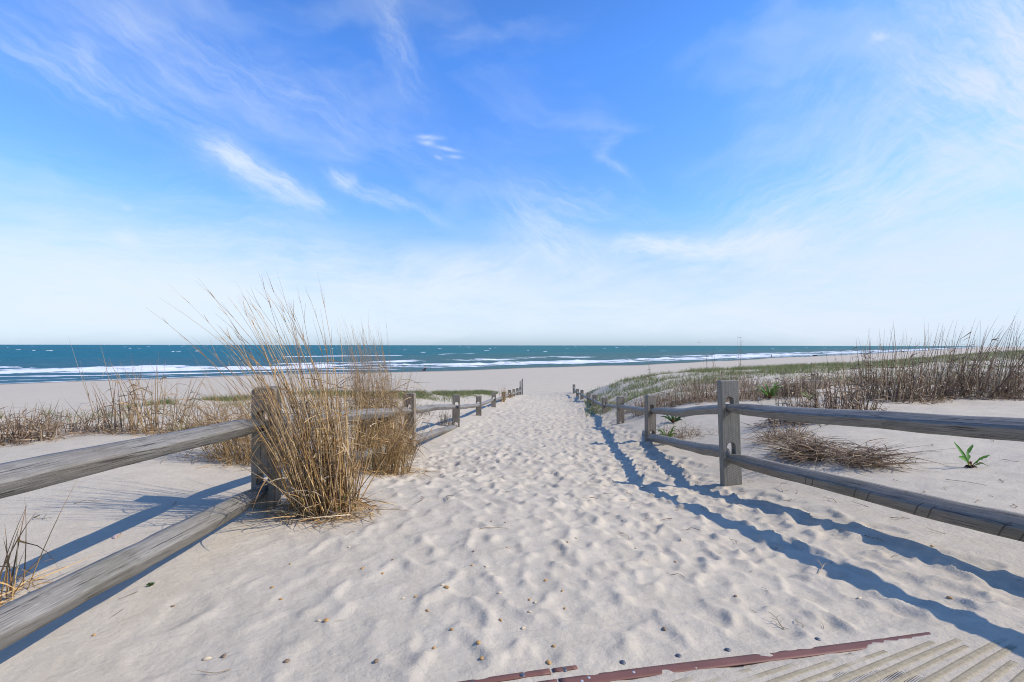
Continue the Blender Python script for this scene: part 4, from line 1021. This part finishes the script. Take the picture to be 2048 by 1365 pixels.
# ------------------------------------------------------------------ small things on the sand
def lump(seed, sx, sy, sz, n=10, m=6, col=None):
    r = np.random.default_rng(seed); V = []
    for i in range(m + 1):
        ph = math.pi * i / m
        for k in range(n):
            th = 2 * math.pi * k / n; q = 1 + .22 * math.sin(2 * th + seed) * math.sin(ph) + .10 * r.normal()
            V.append((sx * math.sin(ph) * math.cos(th) * q, sy * math.sin(ph) * math.sin(th) * q, sz * math.cos(ph)))
    F = [[i * n + k, (i + 1) * n + k, (i + 1) * n + (k + 1) % n, i * n + (k + 1) % n] for i in range(m) for k in range(n)]
    return np.array(V), np.array(F)
M_SH = [mat_plain('ochre_shell', (.50, .29, .10), .5, .4, .25, 80), mat_plain('cream_shell', (.62, .50, .33), .5, .4, .15, 80), mat_plain('dark_shell', (.26, .18, .11), .6, .3, .3, 80)]
PEB = []
for k in range(6):
    V, F = lump(50 + k, .0075, .0055, .0036); me = mesh_obj('shell_fragment', V, F, M_SH[(0, 0, 1, 1, 2, 0)[k]], None, True); PEB.append(me)
def put(o, x, y, rz=0, s=1.0, up=.002, tilt=(0, 0)):
    o.location = (x, y, gz(x, y) + up); o.rotation_euler = (tilt[0], tilt[1], rz); o.scale = (s, s, s); return o
def world_uv(u, v):
    """ground point seen at a pixel of the photograph, by marching along the sight line"""
    D = np.concatenate([np.arange(1.2, 3, .004), np.arange(3, 8, .02), np.arange(8, 36, .1)])
    x = (u - 1024) / FPX * D; z = CAMZ - (v - 691 - (1024 - u) * .00175) / FPX * D
    h = np.nonzero(z <= ground_z(x, D))[0]
    return (float(x[h[0]]), float(D[h[0]])) if len(h) else None
def where(x, y):
    xl = float(np.interp(y, [0, 3.1, 6.46, 9.75], [-1.53, -1.57, -1.363, -1.12])); xr = float(np.interp(y, [.97, 4.27, 7.5, 10.8], [2.49, 1.9, 2.14, 2.42]))
    if x < xl: return 'the smooth sand behind the left fence'
    if x > xr: return 'the bare bank behind the right fence'
    t = (x - xl) / (xr - xl); side = 'left third' if t < .36 else 'middle' if t < .68 else 'right third'
    if mat_coords(x, y)[1] > -.14: return 'the sand at the mat edge, ' + side + ' of the path'
    return 'the ' + side + ' of path, ' + ('nearest foreground' if y < 1.9 else 'before the straw clump' if y < 2.9 else 'beside the straw clump' if y < 4.4 else 'past the straw clump')
SH = [(895, 1175, 1.5), (886, 1170, 1.1), (1092, 1160, 1.2), (1060, 1198, 1.0), (1071, 1204, 1.1), (1060, 1223, 1.0), (727, 1137, 1.2), (767, 1148, 1.0), (655, 1241, 1.5), (755, 1322, 1.3),
      (1098, 1323, 1.4), (958, 1284, 1.2), (965, 1316, 1.1), (1047, 1255, 1.1), (1328, 1256, 1.2), (1152, 1076, 1.0), (1135, 1084, 1.0), (1862, 1089, 1.3), (1897, 1192, 1.5), (1716, 1193, 1.3),
      (1362, 1078, 1.1), (1270, 1096, .9), (640, 1242, 1.0), (1000, 1185, 1.0), (808, 1197, .9), (833, 1193, .9), (856, 1221, 1.0), (787, 1120, 1.0), (1012, 1045, .9), (983, 1043, .8), (1246, 1040, .9),
      (945, 1130, .9), (972, 1133, .9), (1015, 1095, .8), (948, 1103, .8), (905, 1258, .9), (1002, 1240, 1.0), (418, 1318, 1.5), (452, 1313, 1.2), (193, 1272, 1.0), (350, 1214, 1.1), (583, 1129, .8), (547, 1176, 1.0),
      (565, 1200, .9), (577, 1322, 1.4), (1108, 1291, .9), (1350, 1122, 1.0), (1470, 1190, 1.2), (1545, 1060, 1.0), (1130, 1216, .9), (1125, 1180, .8), (870, 1295, .9), (700, 1095, .9)]
first = [True] * 6
for i, (u, v, s) in enumerate(SH):
    p = world_uv(u, v)
    if p is None: continue
    k = int(rng.integers(0, 6)); k = 0 if i in (0, 18, 10) else k
    o = PEB[k] if first[k] else PEB[k].copy()
    if not first[k]: COL.objects.link(o)
    first[k] = False
    put(o, p[0], p[1], rng.random() * 6, s)
    tag(o, ('ochre', 'ochre', 'cream', 'cream', 'brown', 'ochre')[k] + ' shell fragment on ' + where(*p), 'shell', 'shell fragments scattered on the path')
for k in range(6):
    if first[k]: bpy.data.objects.remove(PEB[k])
def cockle():
    """one valve of a shell, ribbed, hollow side down"""
    n, m = 26, 9; V = []
    for i in range(m + 1):
        t = i / m
        for k in range(n + 1):
            th = -1.35 + 2.7 * k / n; rr = .036 * t * (1 + .02 * (k % 2)); V.append((rr * math.sin(th) * 1.05, rr * math.cos(th) - .015, .014 * math.sqrt(max(0, 1 - t * t)) + .0012 * (k % 2) * t))
    F = [[i * (n + 1) + k, i * (n + 1) + k + 1, (i + 1) * (n + 1) + k + 1, (i + 1) * (n + 1) + k] for i in range(m) for k in range(n)]
    o = mesh_obj('clam_shell', V, F, mat_plain('pink_shell', (.62, .45, .37), .5, .4, .15, 40), None, True)
    s = o.modifiers.new('thickness', 'SOLIDIFY'); s.thickness = .0015
    x, y = world_uv(237, 1076); put(o, x, y, 1.9, .95, .001); tag(o, 'pale pink shell lying in the shadow band left of the left fence', 'shell')
cockle()

def twig(pts, r0, col, branches=(), name='twig'):
    B = Bag(); P = np.array(pts, float); t = np.linspace(0, 1, 12); src = np.linspace(0, 1, len(P))
    C = np.stack([np.interp(t, src, P[:, k]) for k in range(3)], -1); C[1:-1] = (C[:-2] + 2 * C[1:-1] + C[2:]) / 4
    B.add(*tube(C, r0 * (1 - .6 * t), 5), col)
    for f, d, l in branches:
        c = C[int(f * 11)]; d = np.array(d, float); B.add(*tube([c, c + d * l * .5 + [0, 0, .002], c + d * l], [r0 * .6, r0 * .5, r0 * .2], 4), col)
    return B.obj(name, M_STRAW, None, True)
TW = []
for k in range(10):
    r = np.random.default_rng(k + 400); L = r.uniform(.03, .07); c = [(.34, .24, .14), (.16, .11, .07), (.45, .34, .2), (.10, .075, .055), (.28, .18, .1)][k % 5]
    p = [(-L, 0, .002), (-L * .3, r.normal(0, .012), .006 + .008 * r.random()), (L * .4, r.normal(0, .012), .004), (L, r.normal(0, .01), .003 + .012 * r.random())]
    TW.append(twig(p, .0017, c, [(r.random(), (r.normal(), r.normal(), .4), .02) for _ in range(int(r.integers(0, 3)))]))
TP = [(1180, 905), (1215, 915), (1230, 935), (1260, 950), (1285, 940), (1345, 950), (1300, 990), (1240, 1000), (1205, 975), (1360, 1020), (1530, 1005), (1590, 985), (1640, 965), (1700, 960), (1745, 985), (1770, 940), (1820, 920), (1660, 1000), (1840, 1010), (1900, 1020), (1950, 1000), (2000, 960), (2020, 920), (1860, 890), (1980, 880), (1480, 985), (1500, 960), (1420, 900), (1405, 930), (1390, 965), (1560, 945), (1720, 1010), (1790, 1000), (1990, 1040), (840, 1003), (765, 985), (700, 1068), (1210, 930), (1250, 905), (1270, 1010), (1290, 975), (1340, 1005), (1190, 950), (1400, 900), (1262, 990), (1150, 905), (1310, 925), (1225, 965), (1380, 1060), (1440, 1105), (1500, 1140), (1655, 1150),
      (1465, 1080), (1290, 1120), (1350, 1150), (620, 1010), (605, 1045), (480, 1048), (260, 1195), (240, 1230), (305, 1170), (680, 1245), (455, 1310), (430, 1345), (1505, 1220), (1600, 1245), (1640, 1250), (1690, 1060), (1745, 1075), (1800, 1035),
      (1790, 1110), (1870, 1060), (1620, 1040), (1580, 1000), (1850, 985), (1790, 960), (1890, 975), (1980, 990), (2030, 1010), (350, 1010), (180, 1010), (90, 1040), (1100, 860), (1190, 900), (1215, 990), (1180, 1000), (1245, 1070), (1330, 1040),
      (1530, 1180), (1480, 1020), (1235, 940), (1278, 955), (1325, 980), (1160, 930), (870, 930), (930, 955), (1010, 985), (1660, 1120), (1550, 1095), (845, 960), (900, 1000), (720, 1010), (1410, 1020), (1290, 1040)]
ft = [True] * 10
for i, (u, v) in enumerate(TP):
    p = world_uv(u, v)
    if p is None: continue
    k = int(rng.integers(0, 10)); o = TW[k] if ft[k] else TW[k].copy()
    if not ft[k]: COL.objects.link(o)
    ft[k] = False
    put(o, p[0], p[1], rng.random() * 6.28, rng.uniform(.35, .8) * (1 if p[1] < 2.6 else 1.9), .001)
    tag(o, ('tan', 'dark brown', 'pale', 'blackish', 'reddish brown')[k % 5] + ' stalk bit on ' + where(*p), 'twig', 'dry stalk bits strewn over the sand')
for k in range(10):
    if ft[k]: bpy.data.objects.remove(TW[k])
x, y = world_uv(980, 1062)
o = twig([(-.085, -.03, .003), (-.07, .0, .008), (-.02, .028, .010), (.04, .036, .006), (.10, .03, .003)], .0022, (.30, .20, .10), [(.45, (-.3, -1, .1), .02)], 'dry_stalk')
put(o, x, y, 0, 1); tag(o, 'curved dry stalk lying by itself in the middle of the path', 'stalk')
x, y = world_uv(1560, 975)
o = twig([(-.06, -.16, .004), (-.02, -.05, .02), (.015, .03, .035), (.02, .045, .035)], .0042, (.58, .46, .34), [(.9, (-1, .05, .03), .13), (.9, (1, -.05, .05), .07), (.8, (.8, -.9, .1), .08), (.25, (.8, -.5, 0), .05)], 'forked_twig')
put(o, x, y, 0, .9); tag(o, 'pale bleached forked twig on the sand right of the tall right post', 'twig')
x, y = world_uv(1553, 1245)
o = twig([(-.005, -.05, .003), (.0, -.015, .012), (.008, .01, .022), (-.002, .045, .034)], .003, (.42, .32, .22), [(.2, (-1, .1, .3), .03), (.4, (1, .4, .3), .04), (.6, (-1, .2, .3), .045), (.75, (.9, .1, .2), .045), (.95, (-.6, .6, .2), .03), (.1, (.7, -.7, 0), .03)], 'curled_root')
put(o, x, y, .2, .7); tag(o, 'curled woody root scrap in the sand just above the mat edge', 'twig')
x, y = world_uv(1645, 1140)
o = twig([(-.07, -.05, .003), (-.02, -.01, .010), (.03, .03, .020), (.055, .055, .008)], .0026, (.50, .38, .24), [(.6, (-.2, 1, .3), .04), (.7, (1, -.2, .2), .035), (.5, (.2, .9, .5), .05)], 'forked_twig')
put(o, x, y, .1, 1); tag(o, 'split tan twig beside the lower shadow band on the path', 'twig')
x, y = world_uv(1935, 965)
o = twig([(-.07, .10, .004), (-.02, .03, .010), (.03, -.04, .010), (.07, -.10, .004)], .0025, (.44, .36, .30), (), 'dry_stalk')
put(o, x, y, .1, 1); tag(o, 'straight dry stalk on bare sand in front of the small green plant', 'stalk')
x, y = world_uv(305, 1172); z = gz(x, y)
o = empty('seedling', (x, y, z)); tag(o, 'tiny green seedling on the sand right of the lower left rail', 'seedling')
for k in range(7):
    a = k * .9; V, F, K = leaf([(0, 0, 0), (math.cos(a) * .008, math.sin(a) * .008, .006), (math.cos(a) * .016, math.sin(a) * .016, .006)], [.001, .004, .001], (.07, .12, .04), .1, k); mesh_obj('leaf', V, F, M_GREEN, o, True, K)

# ------------------------------------------------------------------ people on the far beach, and a gull
def skin_body(name, joints, edges, radii, mat, parent, loc):
    me = bpy.data.meshes.new(name); me.from_pydata([Vector(j) for j in joints], edges, []); me.materials.append(mat)
    o = bpy.data.objects.new(name, me); COL.objects.link(o); o.parent = parent; o.location = loc
    sk = o.modifiers.new('skin', 'SKIN'); sk.use_smooth_shade = True
    for i, v in enumerate(me.skin_vertices[0].data):
        v.radius = (radii[i], radii[i]); v.use_root = (i == 0)
    ss = o.modifiers.new('sub', 'SUBSURF'); ss.levels = 1; ss.render_levels = 1
    return o
def person(label, x, y, rz, seated, top, legs, skin=(.45, .27, .19), hat=None):
    root = empty('person', (x, y, gz(x, y)), rz); tag(root, label, 'person')
    ms = mat_plain('skin', skin, .6, .3, .05); mt = mat_plain('top_cloth', top, .85, .2, .1); ml = mat_plain('leg_cloth', legs, .85, .2, .1); mh = mat_plain('hair', hat or (.03, .02, .02), .8, .2, .1)
    if not seated:
        J = [(0, 0, .95), (0, 0, 1.18), (0, 0, 1.42), (0, 0, 1.50), (0, -.01, 1.58), (0, -.01, 1.70), (-.19, 0, 1.40), (-.25, .04, 1.13), (-.26, -.06, .90), (-.26, -.09, .80), (.19, 0, 1.40), (.25, -.06, 1.14), (.25, -.14, .92), (.25, -.18, .83),
             (-.10, 0, .90), (-.11, -.14, .50), (-.11, .0, .09), (-.11, -.17, .035), (.10, 0, .90), (.11, .06, .49), (.11, .26, .12), (.11, .13, .045)]
    else:
        J = [(0, 0, .36), (0, .12, .60), (0, .20, .84), (0, .22, .93), (0, .20, 1.02), (0, .19, 1.15), (-.19, .19, .82), (-.27, .06, .62), (-.26, -.14, .56), (-.25, -.22, .56), (.19, .19, .82), (.27, .06, .62), (.26, -.14, .56), (.25, -.22, .56),
             (-.10, -.03, .35), (-.13, -.45, .50), (-.14, -.78, .12), (-.14, -.94, .10), (.10, -.03, .35), (.14, -.43, .46), (.15, -.86, .14), (.15, -1.02, .12)]
    E = [(0, 1), (1, 2), (2, 3), (3, 4), (4, 5), (2, 6), (6, 7), (7, 8), (8, 9), (2, 10), (10, 11), (11, 12), (12, 13), (0, 14), (14, 15), (15, 16), (16, 17), (0, 18), (18, 19), (19, 20), (20, 21)]
    Rr = [.13, .13, .12, .055, .09, .085, .06, .045, .035, .03, .06, .045, .035, .03, .085, .06, .042, .035, .085, .06, .042, .035]
    skin_body('body', J, E, Rr, ms, root, (0, 0, 0))
    # shirt and trousers sit a little proud of the body
    skin_body('shirt', [J[0], J[1], J[2], J[6], J[7], J[10], J[11]], [(0, 1), (1, 2), (2, 3), (3, 4), (2, 5), (5, 6)], [.15, .155, .14, .075, .058, .075, .058], mt, root, (0, 0, 0))
    kn = 15, 19
    skin_body('trousers', [J[0], J[14], J[15], J[18], J[19]], [(0, 1), (1, 2), (0, 3), (3, 4)], [.15, .10, .075, .10, .075], ml, root, (0, 0, 0))
    V, F = lump(3, .105, .115, .09, 12, 8); o = mesh_obj('hair', V, F, mh, root, True); o.location = (J[5][0], J[5][1] + .02, J[5][2])
    return root
xs, ys_ = uvd(846, 0, 104.5), 104.5
ys_ = float(y_shore(xs)) - 3.5
person('seated person in dark clothes in a low beach chair by the water, legs stretched left', xs, ys_, R(-90), True, (.02, .02, .035), (.25, .05, .07), (.55, .30, .24))
ch = empty('beach_chair', (xs, ys_, gz(xs, ys_)), R(-90)); tag(ch, 'low dark folding beach chair carrying the seated person at the waterline', 'beach chair')
m_f = mat_plain('dark_chair_cloth', (.015, .05, .06), .8, .2, .1); m_t = mat_plain('chair_tube', (.12, .12, .13), .4, .5, .1)
def slab(name, p, q, wdt, th):
    p, q = np.array(p), np.array(q); d = (q - p) / np.linalg.norm(q - p); nrm = np.array([0, -d[2], d[1]])
    V = [c + s * np.array([wdt / 2, 0, 0]) + t * nrm * th / 2 for c in (p, q) for s in (-1, 1) for t in (-1, 1)]
    F = [[0, 1, 3, 2], [4, 6, 7, 5], [0, 4, 5, 1], [2, 3, 7, 6], [0, 2, 6, 4], [1, 5, 7, 3]]
    return mesh_obj(name, V, F, m_f, ch)
slab('seat', (0, -.30, .27), (0, .16, .20), .56, .03); slab('backrest', (0, .16, .20), (0, .42, .86), .56, .03)
for s in (-1, 1):
    for name, pts in (('leg', [(s * .3, -.32, 0), (s * .3, -.30, .27), (s * .3, .16, .22)]), ('leg', [(s * .3, .45, 0), (s * .3, .10, .22)]), ('armrest', [(s * .3, -.26, .46), (s * .3, .28, .50)])):
        V, F = tube(pts, .022, 6); mesh_obj(name, V, F, m_t, ch)
xw = uvd(1526, 0, 236); yw = float(y_shore(xw)) - 4
person('tiny distant person in dark clothes walking along the waterline on the right', xw, yw, R(60), False, (.015, .018, .025), (.02, .02, .03))
for k, (u, lb) in enumerate(((1633, 'left one of two small dark rocks at the distant waterline'), (1638, 'right one of two small dark rocks at the distant waterline'))):
    x = 168.0 + k * 2.4; y = float(y_shore(x)) - 3
    V, F = lump(91 + k, .75, .5, .45 + .12 * k, 12, 8); o = mesh_obj('dark_rock', V, F, mat_plain('dark_rock', (.03, .03, .035), .8, .3, .2, 4), None, True); o.location = (x, y, gz(x, y) + .2); tag(o, lb, 'rock', 'dark rocks at the waterline')
def gull():
    x, y, z = uvd(1398, 0, 110), 110, CAMZ + (691 - 685) / FPX * 110
    g = empty('seagull', (x, y, z), R(25)); tag(g, 'pale gull gliding low over the sea horizon', 'gull')
    mg = mat_plain('gull_feather', (.55, .56, .58), .7, .2, .1)
    V, F = lump(5, .20, .065, .06, 10, 8); V[:, 2] *= 1; mesh_obj('body', V[:, [0, 1, 2]], F, mg, g, True)
    for s in (-1, 1):
        P = np.array([(0, .05, .02), (.03, .28, .12), (-.03, .48, .10), (-.12, .66, .04)]) * [1, s, 1]; C = np.array([.09, .075, .055, .008])
        V = []
        for p, c in zip(P, C): V += [p + [c, 0, 0], p + [0, 0, .012], p - [c, 0, 0], p - [0, 0, .012]]
        F = [[i * 4 + k, i * 4 + (k + 1) % 4, i * 4 + 4 + (k + 1) % 4, i * 4 + 4 + k] for i in range(3) for k in range(4)]
        mesh_obj('wing', V, F, mg, g, True)
gull()
